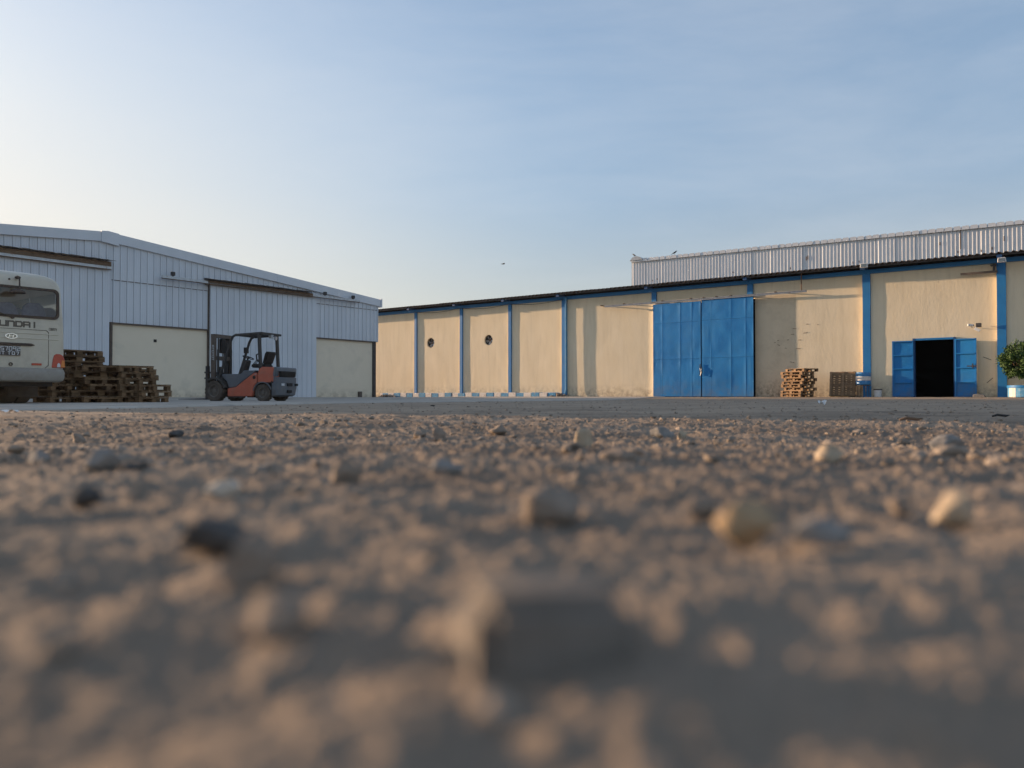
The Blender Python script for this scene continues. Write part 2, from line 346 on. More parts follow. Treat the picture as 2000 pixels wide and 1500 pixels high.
M['clad'] = mat('grey_white_cladding', (0.61,0.635,0.675), (0.66,0.685,0.72), scale=0.7, rough=0.48, metal=0.0, bump=0.05, bscale=4, spec=0.45, dirt=(0.52,0.535,0.56), dscale=1.5, dlo=0.55, dhi=0.8, damt=0.5, dstretch=(3,1,0.3), rnd=0.035)
M['clad_trim'] = mat('cladding_trim', (0.60,0.625,0.66), (0.65,0.675,0.71), scale=1.2, rough=0.45, spec=0.45)
M['sheet'] = mat('white_roof_sheet', (0.72,0.735,0.745), (0.78,0.79,0.80), scale=1.2, rough=0.42, metal=0.0, spec=0.5, dirt=(0.60,0.61,0.61), dscale=2.0, dlo=0.52, dhi=0.8, damt=0.5, dstretch=(3,1,0.4), rnd=0.03)
M['rust'] = mat('rusty_steel', (0.13,0.085,0.055), (0.20,0.135,0.09), scale=7, rough=0.9, bump=0.5, bscale=40)
M['rust_roof'] = mat('rusty_roof_sheet', (0.045,0.034,0.029), (0.085,0.063,0.052), scale=4, rough=0.85, bump=0.3, bscale=40)
M['steel_dark'] = mat('dark_steel', (0.045,0.042,0.042), (0.075,0.068,0.065), scale=8, rough=0.7, bump=0.2, bscale=60)
M['steel_brown'] = mat('brown_steel', (0.10,0.075,0.06), (0.14,0.11,0.09), scale=8, rough=0.75)
M['galv'] = mat('galvanised_rail', (0.42,0.44,0.46), (0.54,0.56,0.57), scale=10, rough=0.5, metal=0.5, dirt=(0.22,0.15,0.10), dscale=6, dlo=0.58, dhi=0.72)
M['interior'] = mat('interior_dark', (0.006,0.006,0.006), (0.009,0.009,0.0085), scale=1, rough=0.95, spec=0.0)  # near-black: the unlit room's darkness is put into the colour
M['wood'] = mat('pallet_wood', (0.135,0.080,0.041), (0.22,0.135,0.070), scale=5, rough=0.88, bump=0.4, bscale=40, bdist=0.004, stretch=(0.5,4,4), rnd=0.38, dirt=(0.10,0.068,0.042), dscale=6, dlo=0.52, dhi=0.7)
M['wood_paler'] = mat('pallet_wood_paler', (0.175,0.108,0.060), (0.29,0.19,0.108), scale=5, rough=0.85, bump=0.4, bscale=40, bdist=0.004, stretch=(0.5,4,4), rnd=0.35, dirt=(0.12,0.075,0.042), dscale=6, dlo=0.55, dhi=0.7)  # same grain as the other pallet wood, in a paler tone
M['wood_dark'] = mat('pallet_wood_weathered', (0.20,0.130,0.075), (0.28,0.185,0.11), scale=6, rough=0.9, bump=0.4, bscale=40, bdist=0.004, stretch=(0.5,4,4), rnd=0.2)
M['bus'] = mat('bus_cream_paint', (0.57,0.51,0.40), (0.62,0.56,0.45), scale=1.5, rough=0.38, spec=0.5, coat=0.25, dirt=(0.36,0.31,0.24), dscale=1.6, dlo=0.5, dhi=0.75, damt=0.55)
add_low_stain(M['bus'], (0.24,0.195,0.145), 0.5, 1.25, 2.2, 0.55)
M['bus_bumper'] = mat('bus_bumper', (0.29,0.265,0.23), (0.36,0.33,0.285), scale=3, rough=0.6, dirt=(0.17,0.14,0.11), dscale=3, dlo=0.45, dhi=0.7)
M['rubber_brown'] = mat('window_rubber', (0.055,0.038,0.03), (0.075,0.055,0.043), scale=9, rough=0.7)
M['letter'] = mat('letter_brown', (0.115,0.095,0.075), (0.14,0.12,0.095), scale=20, rough=0.6)
M['chrome'] = mat('chrome', (0.72,0.72,0.72), None, rough=0.18, metal=1.0)
M['red_lamp'] = mat('red_lamp', (0.42,0.045,0.02), (0.50,0.06,0.03), scale=12, rough=0.25, spec=0.6)
M['amber_lamp'] = mat('amber_lamp', (0.62,0.19,0.03), (0.68,0.22,0.04), scale=12, rough=0.25, spec=0.6)
M['clear_lamp'] = mat('clear_lamp', (0.60,0.60,0.62), None, rough=0.2, spec=0.6)
M['plate'] = mat('plate_dark', (0.06,0.05,0.048), (0.08,0.07,0.065), scale=20, rough=0.5)
M['white'] = mat('white_enamel', (0.72,0.72,0.71), (0.66,0.66,0.65), scale=9, rough=0.45)
M['seat_cloth'] = mat('seat_cloth', (0.16,0.16,0.28), (0.22,0.22,0.34), scale=14, rough=0.9)
M['tyre'] = mat('dusty_tyre', (0.080,0.064,0.052), (0.13,0.105,0.085), scale=6, rough=0.95, bump=0.3, bscale=60)
M['rim'] = mat('dusty_rim', (0.13,0.112,0.095), (0.19,0.165,0.14), scale=7, rough=0.8)
M['fl_orange'] = mat('forklift_orange', (0.50,0.125,0.070), (0.56,0.155,0.095), scale=3, rough=0.5, spec=0.4, dirt=(0.38,0.17,0.12), dscale=3.5, dlo=0.48, dhi=0.72, damt=0.7)
M['fl_grey'] = mat('forklift_grey', (0.115,0.125,0.14), (0.155,0.165,0.18), scale=3, rough=0.55, dirt=(0.16,0.14,0.12), dscale=3, dlo=0.5, dhi=0.7, damt=0.6)
M['fl_dark'] = mat('forklift_dark', (0.045,0.042,0.040), (0.07,0.064,0.058), scale=5, rough=0.7)
M['fl_black'] = mat('forklift_black', (0.018,0.017,0.017), (0.03,0.028,0.026), scale=5, rough=0.7)
M['leaf'] = mat('leaf_green', (0.032,0.072,0.015), (0.058,0.105,0.024), scale=7, rough=0.65, spec=0.25, rnd=0.0)
M['bark'] = mat('bark', (0.17,0.085,0.05), (0.24,0.13,0.08), scale=14, rough=0.9, bump=0.6, bscale=60)
M['crow'] = mat('crow_black', (0.018,0.018,0.022), (0.03,0.03,0.036), scale=20, rough=0.6)
M['rail_grey'] = mat('rail_grey_paint', (0.20,0.235,0.28), (0.28,0.31,0.35), scale=8, rough=0.6, dirt=(0.16,0.11,0.08), dscale=6, dlo=0.58, dhi=0.72)
M['cable'] = flat('cable_black', (0.03,0.028,0.028))
M['drum'] = mat('drum_blue', (0.025,0.17,0.42), (0.05,0.24,0.48), scale=4, rough=0.4, spec=0.5, dirt=(0.25,0.42,0.52), dscale=5, dlo=0.56, dhi=0.68)
M['bus_glass'] = glass('bus_glass', (0.80,0.80,0.78), 0.015)
M['lens'] = glass('lamp_glass', (0.7,0.7,0.7), 0.1)

# stroke lettering -----------------------------------------------------------
GLY = {
 'H': [[(0,0),(0,1)],[(1,0),(1,1)],[(0,.5),(1,.5)]], 'Y': [[(0,1),(0,.5),(1,.5)],[(1,1),(1,0),(0,0)]], 'U': [[(0,1),(0,0),(1,0),(1,1)]],
 'N': [[(0,0),(0,1),(.8,1),(1,.85),(1,0)]], 'D': [[(0,0),(0,1),(.8,1),(1,.8),(1,.2),(.8,0),(0,0)]], 'A': [[(0,0),(0,1),(.8,1),(1,.85),(1,0)],[(0,.42),(1,.42)]],
 'I': [[(.5,0),(.5,1)]], 'C': [[(1,1),(0,1),(0,0),(1,0)]], 'O': [[(0,0),(0,1),(1,1),(1,0),(0,0)]], 'T': [[(0,1),(1,1)],[(.5,0),(.5,1)]],
 'V': [[(0,1),(.5,0),(1,1)]], 'v': [[(0,1),(.5,.5),(1,1)],[(.5,.5),(.5,0)]],
 '2': [[(0,1),(1,1),(1,.5),(0,.5),(0,0),(1,0)]], '5': [[(1,1),(0,1),(0,.5),(1,.5),(1,0),(0,0)]], '7': [[(0,1),(1,1),(.6,0)]],
 '0': [[(0,0),(0,1),(1,1),(1,0),(0,0)]], '9': [[(1,0),(1,1),(0,1),(0,.5),(1,.5)]], '1': [[(.2,.8),(.5,1),(.5,0)]],
}
def lettering(text, w, h, gap, th, place, depth=0.004):
    """strokes as thin raised bars; place(u, v, d) -> 3D point, u along the line, v up, d outwards"""
    mb = MB(); x = 0
    for ch in text:
        if ch == ' ': x += w*0.8; continue
        for pl in GLY[ch]:
            for k in range(len(pl)-1):
                a = Vector((x+pl[k][0]*w, pl[k][1]*h)); b = Vector((x+pl[k+1][0]*w, pl[k+1][1]*h))
                d = (b-a).normalized(); n = Vector((-d.y, d.x))*th/2; a2 = a-d*th/2; b2 = b+d*th/2
                q = [a2+n, a2-n, b2-n, b2+n]
                e = depth*(1+0.03*k)
                mb.add([place(p.x, p.y, 0) for p in q]+[place(p.x, p.y, e) for p in q], [(0,1,2,3),(7,6,5,4),(0,4,5,1),(1,5,6,2),(2,6,7,3),(3,7,4,0)])
        x += (w*0.55 if ch == 'I' else w)+gap
    return mb, x-gap

# ================================================================== GROUND
def make_ground():
    ang_f = np.linspace(-44, 44, 900); ang_b = np.linspace(44, 316, 150)[1:-1]
    ang = np.radians(np.concatenate([ang_f, ang_b])); na = len(ang)
    rad = [0.03]
    while rad[-1] < 45: rad.append(rad[-1]*(1.0165 if rad[-1] < 14 else 1.03))
    while rad[-1] < 420: rad.append(rad[-1]*1.35)
    rad = np.array(rad); nr = len(rad)
    Rr, A = np.meshgrid(rad, ang, indexing='ij')
    X = Rr*np.sin(A); Y = Rr*np.cos(A); Z = gz(X, Y)
    V = np.stack([X, Y, Z], -1).reshape(-1, 3); V = np.vstack([V, [[0, 0, float(gz(0, 0))-0.002]]])
    i, j = np.meshgrid(np.arange(nr-1), np.arange(na), indexing='ij'); j2 = (j+1) % na
    F = np.stack([i*na+j, i*na+j2, (i+1)*na+j2, (i+1)*na+j], -1).reshape(-1, 4)[:, ::-1]
    c = len(V)-1; me = bpy.data.meshes.new('ground')
    me.from_pydata(V.tolist(), [], F.tolist()+[(k, c, (k+1) % na)[::-1] for k in range(na)])
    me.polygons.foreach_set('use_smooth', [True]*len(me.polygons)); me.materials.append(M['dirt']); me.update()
    o = bpy.data.objects.new('ground', me); COL.objects.link(o); tag(o, 'brown dirt and gravel yard with ruts and loose stones', None, None, 'structure')
make_ground()

def make_slab():
    N, K = 420, 26; mb = MB()
    t = np.linspace(0, 1, N+1); B = lerp_poly(SLAB_B, t); C = lerp_poly(SLAB_C, t)
    T = np.gradient(B, axis=0); T /= np.linalg.norm(T, axis=1)[:, None]; e = fbm(t*30, t*0+4, 5, 3)*0.30
    B[:, 0] += e*T[:, 1]; B[:, 1] -= e*T[:, 0]
    for k in range(K+1):
        f = (k/K)**1.6
        P = B*(1-f)+C*f; z = gbase(P[:, 0], P[:, 1])+ (0.022 if k else -0.03)
        mb.v += [(P[i, 0], P[i, 1], float(z[i])) for i in range(N+1)]
    for k in range(K):
        for i in range(N): a = k*(N+1)+i; mb.f.append((a, a+1, a+N+2, a+N+1)); mb.m.append(0)
    tag(mb.build('concrete_pavement', M['concrete'], smoothed='all'), 'pale dusty concrete apron in front of the grey shed', None, None, 'structure')
make_slab()

# ================================================================== rocks
def rock_mesh(seed, sub=2, flat_=0.7, ang=0.35):
    rg = random.Random(seed); bm = bmesh.new(); bmesh.ops.create_icosphere(bm, subdivisions=sub, radius=0.5)
    planes = []
    for _ in range(9):
        n = Vector((rg.gauss(0,1), rg.gauss(0,1), rg.gauss(0,1))).normalized(); planes.append((n, rg.uniform(0.22, 0.42)))
    for v in bm.verts:
        for n, d in planes:
            s = v.co.dot(n)
            if s > d: v.co -= n*(s-d)*0.92
        q = v.co*5
        v.co += v.co.normalized()*ang*0.12*(math.sin(q.x*2+seed)*math.cos(q.y*2.3)+math.sin(q.z*3.1+seed*2))*0.5
        v.co.z *= flat_
    bmesh.ops.recalc_face_normals(bm, faces=bm.faces)
    vs = np.array([v.co[:] for v in bm.verts]); fs = [[v.index for v in f.verts] for f in bm.faces]; bm.free()
    vs = vs/(vs[:, :2].max(0)-vs[:, :2].min(0)).max()
    return vs, fs
ROCK1 = [rock_mesh(100+i, 1, random.uniform(0.5, 0.9)) for i in range(14)]
ROCK2 = [rock_mesh(200+i, 2, random.uniform(0.5, 0.9)) for i in range(14)]
def make_gravel():
    rg = np.random.default_rng(5); VV = []; FF = []; off = 0
    def scatter(n, dmin, dmax, smin, smax, pw, lib, spread=48, clump=0.0):
        nonlocal off
        d = np.sqrt(rg.uniform(dmin**2, dmax**2, n)); a = np.radians(rg.uniform(-spread, spread, n)); x = d*np.sin(a); y = d*np.cos(a)
        s = smin*(1-rg.uniform(0, 1, n)*(1-(smin/smax)**pw))**(-1/pw)
        cl = fbm(x*2.2, y*2.2, 77, 3) + rg.uniform(-.45, .45, n)
        keep = (slab_dist(x, y) > 0.1) & (cl > -0.28+clump) & (s < d*0.16)
        x, y, s = x[keep], y[keep], s[keep]; z = gz(x, y)
        for k in range(len(x)):
            vs, fs = lib[rg.integers(len(lib))]; c, sn = math.cos(th := rg.uniform(0, 6.28)), math.sin(th)
            q = vs*s[k]*np.array([rg.uniform(.75, 1.1), rg.uniform(.6, 1), rg.uniform(.55, 1.05)])
            t = rg.uniform(-.45, .45); ct, st = math.cos(t), math.sin(t)
            q = np.stack([q[:, 0], q[:, 1]*ct-q[:, 2]*st, q[:, 1]*st+q[:, 2]*ct], 1)
            VV.append(np.stack([q[:, 0]*c-q[:, 1]*sn+x[k], q[:, 0]*sn+q[:, 1]*c+y[k], q[:, 2]+z[k]+s[k]*rg.uniform(-.12, .14)], 1))
            FF.extend([[i+off for i in f] for f in fs]); off += len(vs)
    scatter(160, 0.14, 0.6, 0.003, 0.016, 1.3, ROCK2)
    scatter(5200, 0.45, 2.8, 0.0035, 0.012, 1.5, ROCK1)
    scatter(2600, 0.6, 6.0, 0.008, 0.026, 1.6, ROCK1)
    scatter(1900, 3.0, 12.0, 0.014, 0.045, 1.8, ROCK1)
    scatter(1000, 0.6, 2.6, 0.009, 0.034, 1.5, ROCK1, 48, 0.05)
    scatter(2600, 7.0, 30.0, 0.018, 0.06, 2.0, ROCK1, 40, 0.1)
    scatter(6000, 1.4, 5.5, 0.006, 0.02, 1.5, ROCK1)
    scatter(330, 1.2, 6.5, 0.028, 0.075, 1.9, ROCK2, 48, 0.0)
    scatter(260, 0.6, 7.5, 0.022, 0.05, 1.6, ROCK2, 48, 0.05)
    scatter(900, 7.0, 24.0, 0.02, 0.06, 2.2, ROCK1, 40)
    me = bpy.data.meshes.new('gravel'); me.from_pydata(np.vstack(VV).tolist(), [], FF); me.materials.append(M['gravel']); me.update()
    o = bpy.data.objects.new('gravel', me); COL.objects.link(o); tag(o, 'loose gravel and small clods scattered over the dirt yard', 'gravel', None, 'stuff')
make_gravel()
STONES = [ # px, base py, width px, height px, material, seed, yaw, label
 (1065,1345,380,175,'stone_mid',1,0.85,'large dark blunt stone nearest the camera, strongly blurred'),
 (1455,1082,125,120,'stone_tan',2,-0.5,'bright yellowish stone tilted up in the blurred foreground'),
 (1600,1075,120,50,'stone_grey',3,0.4,'grey stone lying against the bright yellowish tilted stone'),
 (1856,1032,78,66,'stone_pale',4,0.8,'rounded pale stone far right in the blurred foreground'),
 (1085,1018,140,58,'stone_brown',5,0.1,'wide wedge-shaped brown stone in the middle of the blurred gravel'),
 (670,945,62,48,'stone_brown',6,0.6,'pointed brown stone standing alone left of the middle'),
 (197,926,76,52,'stone_grey',7,0.2,'big rounded grey stone among gravel at the left'),
 (258,928,58,26,'stone_dark',8,1.2,'low dark stone touching the big rounded grey stone'),
 (440,971,78,32,'stone_white',9,0.0,'flat whitish stone lying in the gravel left of the middle'),
 (168,992,70,36,'stone_dark',10,0.3,'dark squat stone below the big rounded grey stone'),
 (153,866,38,18,'stone_brown',11,0.4,'sharp-edged tan stone farthest out at the left'),
 (345,855,32,13,'stone_dark',12,0.1,'small dark angular stone beyond the left gravel patch'),
 (1212,906,76,34,'stone_brown',13,0.2,'low flattish brown stone right of the middle gravel'),
 (1140,876,42,36,'stone_pale',14,0.9,'upright orange-tinted stone behind the flattish brown stone'),
 (856,862,26,26,'stone_brown',15,0.3,'small upright knob of stone in the middle distance'),
 (970,852,38,22,'stone_brown',16,0.7,'pair-like lumpy tan stone in the middle distance'),
 (1293,858,48,26,'stone_grey',17,0.4,'grey lump of stone beside a small bright pebble'),
 (1333,858,24,18,'stone_pale',18,0.4,'small bright pebble beside the grey lump of stone'),
 (868,932,66,34,'stone_grey',19,0.5,'bluish grey stone half buried in the middle gravel'),
 (425,1085,170,62,'stone_dark',20,0.5,'long dark stone on the blurred foreground at the left'),
 (500,1150,150,95,'stone_brown',21,1.0,'brown blurred stone just in front of the long dark stone'),
 (1625,905,66,34,'stone_pale',22,0.6,'light stone on the bright gravel ridge at the right'),
 (548,1265,190,95,'stone_brown',23,0.8,'broad earthy stone low in the blurred foreground'),
 (1365,1018,70,40,'stone_brown',25,0.3,'small brown stone left of the bright yellowish tilted stone'),
 (1760,1010,60,36,'stone_brown',26,0.9,'small tan stone left of the rounded pale stone'),
 (1850,882,70,30,'stone_grey',28,0.2,'low grey stone at the far right of the gravel ridge'),
 (77,905,50,26,'stone_grey',29,0.2,'greyish stone near the left edge of the gravel'),
]
for px, py, wp, hp, mk, sd, yaw, lab in STONES:
    x, y, t = ghit(px, py); s = wp*y/FPX; h = hp*y/FPX
    vs, fs = rock_mesh(500+sd, 3, 1.0, 0.5)
    vs = vs*np.array([s, s*0.75, 1.0]); vs[:, 2] *= h*1.25/(vs[:, 2].max()-vs[:, 2].min())
    if sd == 2:
        vs = vs*np.array([1.0, 0.8, 0.72]); a = 0.5; vs = np.stack([vs[:, 0]*math.cos(a)+vs[:, 2]*math.sin(a), vs[:, 1], -vs[:, 0]*math.sin(a)+vs[:, 2]*math.cos(a)], 1)
    mb = MB()
    if sd == 1:
        mb.prism([(-0.47*s,-0.6*h),(0.47*s,-0.6*h),(0.45*s,0.40*h),(0.36*s,0.48*h),(0.05*s,0.54*h),(-0.36*s,0.60*h),(-0.46*s,0.5*h)], -0.28*s, 0.30*s, 'y')
        me_ = mb.mesh('stone', M[mk], smoothed=True, bevel=0.13*s, seg=4); o = bpy.data.objects.new('stone', me_); COL.objects.link(o)
    else: mb.add(vs.tolist(), fs); o = mb.build('stone', M[mk], smoothed=True)
    y2 = y+s*0.35; o.location = (x*y2/y, y2, gzz(x*y2/y, y2)+h*0.42); o.rotation_euler = (0, 0, yaw*0.4)
    tag(o, lab, 'stone', 'loose stones lying on the dirt yard')

# ================================================================== CREAM WAREHOUSE (right)
Zb = 0.11
wr = thing('cream_warehouse', 'long cream plastered warehouse with blue pillars, blue gate and open blue door', 'building', (FR.o.x, FR.o.y, 0), FR.a)
EAVE = FR.Z(1560, 528.6, -0.88)               # roof edge height
BEAM0 = FR.Z(1694, 534.5, -0.17); BEAM1 = EAVE-0.13
def fx(px, dp=0.0): return FR.X(px, dp)
XL, XRr = fx(735)-5.5, fx(2000)+14
P_small = [fx(813), fx(902), fx(997)]; P_big = [fx(1104), fx(1694.5), fx(1958)]
GX0, GX1, GXM = fx(1275.5, -0.33), fx(1471.5, -0.33), fx(1369.5, -0.33)
DX0, DX1 = fx(1786), fx(1865); DZ = FR.Z(1825, 662)
WALL_Y = 0.0
def bay_lean(x):
    # the right-hand bays are skewed to take less sun: each panel runs back a little towards its right end
    if x < P_big[0]: return 0.0
    a = max(p for p in P_big if p <= x+1e-6)
    if a == P_big[0] and x > GX1-0.02: a = GX1
    elif a == P_big[0] and x > GX0-0.02: a = GX0
    return -0.04+0.022*min(x-a, 5.3)
def wavy(x, z, sd=0): return bay_lean(x) + 0.014*float(fbm(x*0.55, z*0.5, 40+sd, 2)) + 0.007*float(fbm(x*2.4, z*2.0, 44+sd, 2))
def wall_panel(x0, x1, z0, z1, m, name='wall', nx=None, nz=None):
    mb = MB(); nx = nx or max(2, int((x1-x0)/0.25)); nz = nz or max(2, int((z1-z0)/0.3))
    mb.grid(lambda u, v: (x0+(x1-x0)*u, WALL_Y+wavy(x0+(x1-x0)*u, z0+(z1-z0)*v), z0+(z1-z0)*v), nx, nz)
    # returns at the edges, into the building
    for (xa, za, xb, zb) in ((x0,z0,x0,z1),(x1,z0,x1,z1),(x0,z1,x1,z1),(x0,z0,x1,z0)):
        n = 12; pa = [(xa+(xb-xa)*i/n, za+(zb-za)*i/n) for i in range(n+1)]
        for i in range(n):
            a, b = pa[i], pa[i+1]
            mb.add([(a[0], wavy(*a), a[1]), (b[0], wavy(*b), b[1]), (b[0], 0.30, b[1]), (a[0], 0.30, a[1])], [(0,1,2,3)])
    return mb.build(name, m, wr, smoothed=True, fix=False)
def wall_hole(x0, x1, z0, z1, cx, cz, r, m):
    mb = MB(); n = 96; rings = 10
    def border(a):
        c, s = math.cos(a), math.sin(a); t = 1e9
        if c > 1e-6: t = min(t, (x1-cx)/c)
        if c < -1e-6: t = min(t, (x0-cx)/c)
        if s > 1e-6: t = min(t, (z1-cz)/s)
        if s < -1e-6: t = min(t, (z0-cz)/s)
        return t
    angs = sorted([2*math.pi*k/n for k in range(n)] + [math.atan2(zz-cz, xx-cx) % (2*math.pi) for xx in (x0, x1) for zz in (z0, z1)])
    n = len(angs); rag = [r*(1+0.07*float(vnoise(k*0.5, 3.3, 9))) for k in range(n)]; rag[-1] = rag[0]
    for q in range(rings+1):
        for k, a in enumerate(angs):
            d = rag[k]+(border(a)-rag[k])*(q/rings)**1.3; x, z = cx+d*math.cos(a), cz+d*math.sin(a); mb.v.append((x, wavy(x, z), z))
    for q in range(rings):
        for k in range(n): a = q*n+k; b = q*n+(k+1) % n; mb.f.append((a, b, b+n, a+n)); mb.m.append(0)
    o = len(mb.v)
    for k, a in enumerate(angs): x, z = cx+rag[k]*math.cos(a), cz+rag[k]*math.sin(a); mb.v.append((x, 0.24, z))
    for k in range(n): mb.f.append((k, o+k, o+(k+1) % n, (k+1) % n)); mb.m.append(0)
    return mb.build('wall', m, wr, smoothed=True, fix=False)
sw, bw = 0.10, 0.16
bays = [(XL, P_small[0]-sw), (P_small[0]+sw, P_small[1]-sw), (P_small[1]+sw, P_small[2]-sw), (P_small[2]+sw, P_big[0]-bw), (P_big[0]+bw, GX0), (GX1, P_big[1]-bw), (P_big[1]+bw, P_big[2]-bw), (P_big[2]+bw, XRr)]
fanspots = {1: FR.at(841, 669.5), 2: FR.at(954, 664)}
for i, (a, b) in enumerate(bays):
    if i in fanspots: wall_hole(a, b, Zb-0.3, BEAM0, fanspots[i][0], fanspots[i][1], 0.31, M['cream'])
    elif i == 5:
        xm = fx(1555.5); wall_panel(a, xm, Zb-0.3, FR.Z(1515, 578), M['cream_shaded_grimy']); wall_panel(a, xm, FR.Z(1515, 578), BEAM0, M['cream']); wall_panel(xm, b, Zb-0.3, BEAM0, M['cream'])  # the darker panel ends where the gate's shadow does
    elif i == 6:
        wall_panel(a, DX0, Zb-0.3, BEAM0, M['cream']); wall_panel(DX0, DX1, DZ, BEAM0, M['cream']); wall_panel(DX1, b, Zb-0.3, BEAM0, M['cream'])
    else: wall_panel(a, b, Zb-0.3, BEAM0, M['cream'])
GT = FR.Z(1372, 589)
wall_panel(GX0, GX1, GT-0.05, BEAM0, M['cream'])
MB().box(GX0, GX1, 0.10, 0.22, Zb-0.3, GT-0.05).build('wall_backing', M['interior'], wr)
def pillar(x, w, p, z0, z1, m):
    mb = MB(); n = 26
    for i in range(n):   # slightly uneven edges, cast by hand
        za, zb = z0+(z1-z0)*i/n, z0+(z1-z0)*(i+1)/n
        def ed(z, s): return 0.012*float(vnoise(z*1.3, x*3+s, 51))
        vs = [(x-w+ed(za,1), 0.05, za), (x-w+ed(za,1), -p, za), (x+w+ed(za,2), -p, za), (x+w+ed(za,2), 0.05, za), (x-w+ed(zb,1), 0.05, zb), (x-w+ed(zb,1), -p, zb), (x+w+ed(zb,2), -p, zb), (x+w+ed(zb,2), 0.05, zb)]
        fs = [(0,1,5,4),(1,2,6,5),(2,3,7,6)]
        mts = [1, 0, 0]
        for f, mi in zip(fs, mts): mb.add([vs[k] for k in f], [(0,1,2,3)], mi)
    return mb.build('pillar', m, wr, smoothed=False, fix=False)
for x in P_small: pillar(x, sw, 0.095, Zb-0.2, BEAM0, [M['blue'], M['cream']])
for x in P_big: pillar(x, bw, 0.12, Zb-0.2, BEAM0, [M['blue'], M['cream']])
for px in (1275.5, 1467): pillar(fx(px)+(0.12 if px < 1300 else 0.0), 0.13, 0.13, GT+0.08, BEAM0, [M['blue'], M['blue']])
# ring beam in segments between pillars
segs = [XL]+P_small+[P_big[0], fx(1275.5), fx(1467)]+P_big[1:]+[XRr]
for a, b in zip(segs[:-1], segs[1:]):
    MB().grid(lambda u, v, a=a, b=b: (a+0.004+(b-a-0.008)*u, -0.175+0.01*float(fbm((a+(b-a)*u)*0.9, v, 61, 2)) if 0 < v < 3 else 0, BEAM0+(BEAM1-BEAM0)*v), 18, 2).box(a+0.004, b-0.004, -0.165, 0.2, BEAM0+0.002, BEAM1-0.002).build('ring_beam', M['blue'], wr)
    MB().prism([(-0.80,EAVE-0.20),(-0.18,EAVE-0.125),(-0.18,EAVE+0.0),(-0.80,EAVE-0.075)], b-0.09, b+0.09, 'x').build('rafter_end', M['blue_dark'], wr)
# roof of corrugated sheets
SL = math.tan(R(7)); sheet_w = 1.0; xs = XL-0.2
def corr(x0, w, y0, y1, pitch, amp, thick=0.0):
    mb = MB(); n = int(w/pitch*8); pts = [(x0+w*i/n, amp*math.sin(2*math.pi*(x0+w*i/n)/pitch)) for i in range(n+1)]
    for (x, h) in pts: mb.v += [(x, y0, EAVE-0.02+h), (x, y1, EAVE-0.02+h+SL*(y1-y0)), (x, y0, EAVE-0.035+h), (x, y1, EAVE-0.035+h+SL*(y1-y0))]
    for i in range(n):
        a = i*4; mb.f += [(a, a+4, a+5, a+1), (a+2, a+3, a+7, a+6), (a, a+2, a+6, a+4)]; mb.m += [0]*3
    return mb
sheet_me = None
while xs < XRr:
    j = random.uniform(-0.02, 0.02)
    o = corr(xs, min(sheet_w, XRr+0.3-xs), -0.88+j, 3.1, 0.25, 0.042).build('roof_sheet', M['rust_roof'], wr, smoothed='all', fix=False); o.location.z = random.uniform(0, 0.012)
    xs += sheet_w
MB().box(XL, XRr, -0.78, -0.70, EAVE-0.10, EAVE-0.05).build('purlin', M['steel_dark'], wr)
# rest of the shell
BD = 3.1
MB().box(XL, XRr, 0.02, 0.18, BEAM1-0.001, EAVE+0.085).build('added_eave_filler', M['interior'], wr)  # added against light leaks; the dark shade under the eave is in its colour
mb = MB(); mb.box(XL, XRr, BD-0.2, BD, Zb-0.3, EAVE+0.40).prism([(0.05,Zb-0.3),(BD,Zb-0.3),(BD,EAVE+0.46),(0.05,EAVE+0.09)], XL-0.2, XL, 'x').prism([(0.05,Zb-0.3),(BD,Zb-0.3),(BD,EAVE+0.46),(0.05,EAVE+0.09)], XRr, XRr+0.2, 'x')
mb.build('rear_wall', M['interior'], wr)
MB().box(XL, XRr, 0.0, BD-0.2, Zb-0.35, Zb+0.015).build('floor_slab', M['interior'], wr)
# exhaust fans
for k in fanspots:
    cx, cz = fanspots[k]; fan = MB().lathe([(0.33,0.10),(0.33,0.24),(0.30,0.24),(0.30,0.10),(0.33,0.10)], (cx,0,cz), 'y', 28).build('exhaust_fan', M['steel_dark'], wr, smoothed=True)
    MB().lathe([(0.0,0.085),(0.07,0.09),(0.08,0.12),(0.08,0.2),(0,0.2)], (cx,0,cz), 'y', 14).build('hub', M['steel_brown'], fan, smoothed=True)
    for b in range(5):
        a = 2*math.pi*b/5+0.5*k; mb = MB(); ca, sa = math.cos(a), math.sin(a)
        pr = [(0.07,-0.03),(0.27,-0.085),(0.28,0.07),(0.07,0.035)]; pts = []
        for (r_, w_) in pr: tw = w_*0.6; pts.append((cx+r_*ca-w_*sa, 0.15+tw, cz+r_*sa+w_*ca))
        mb.add(pts+[(p[0], p[1]+0.006, p[2]) for p in pts], [(0,1,2,3),(7,6,5,4),(0,4,5,1),(1,5,6,2),(2,6,7,3),(3,7,4,0)]).build('blade', M['galv'], fan)
    MB().box(cx-0.29, cx+0.29, 0.215, 0.225, cz-0.29, cz+0.29).build('louvre', M['steel_dark'], fan)
# downpipe at the wide corner pillar
x = P_big[0]+0.20
MB().tube([(x,-0.23,BEAM0+0.1),(x,-0.23,0.55),(x-0.03,-0.26,0.3),(x-0.10,-0.38,0.22)], 0.055, 10).build('downpipe', M['blue_light'], wr, smoothed=True)
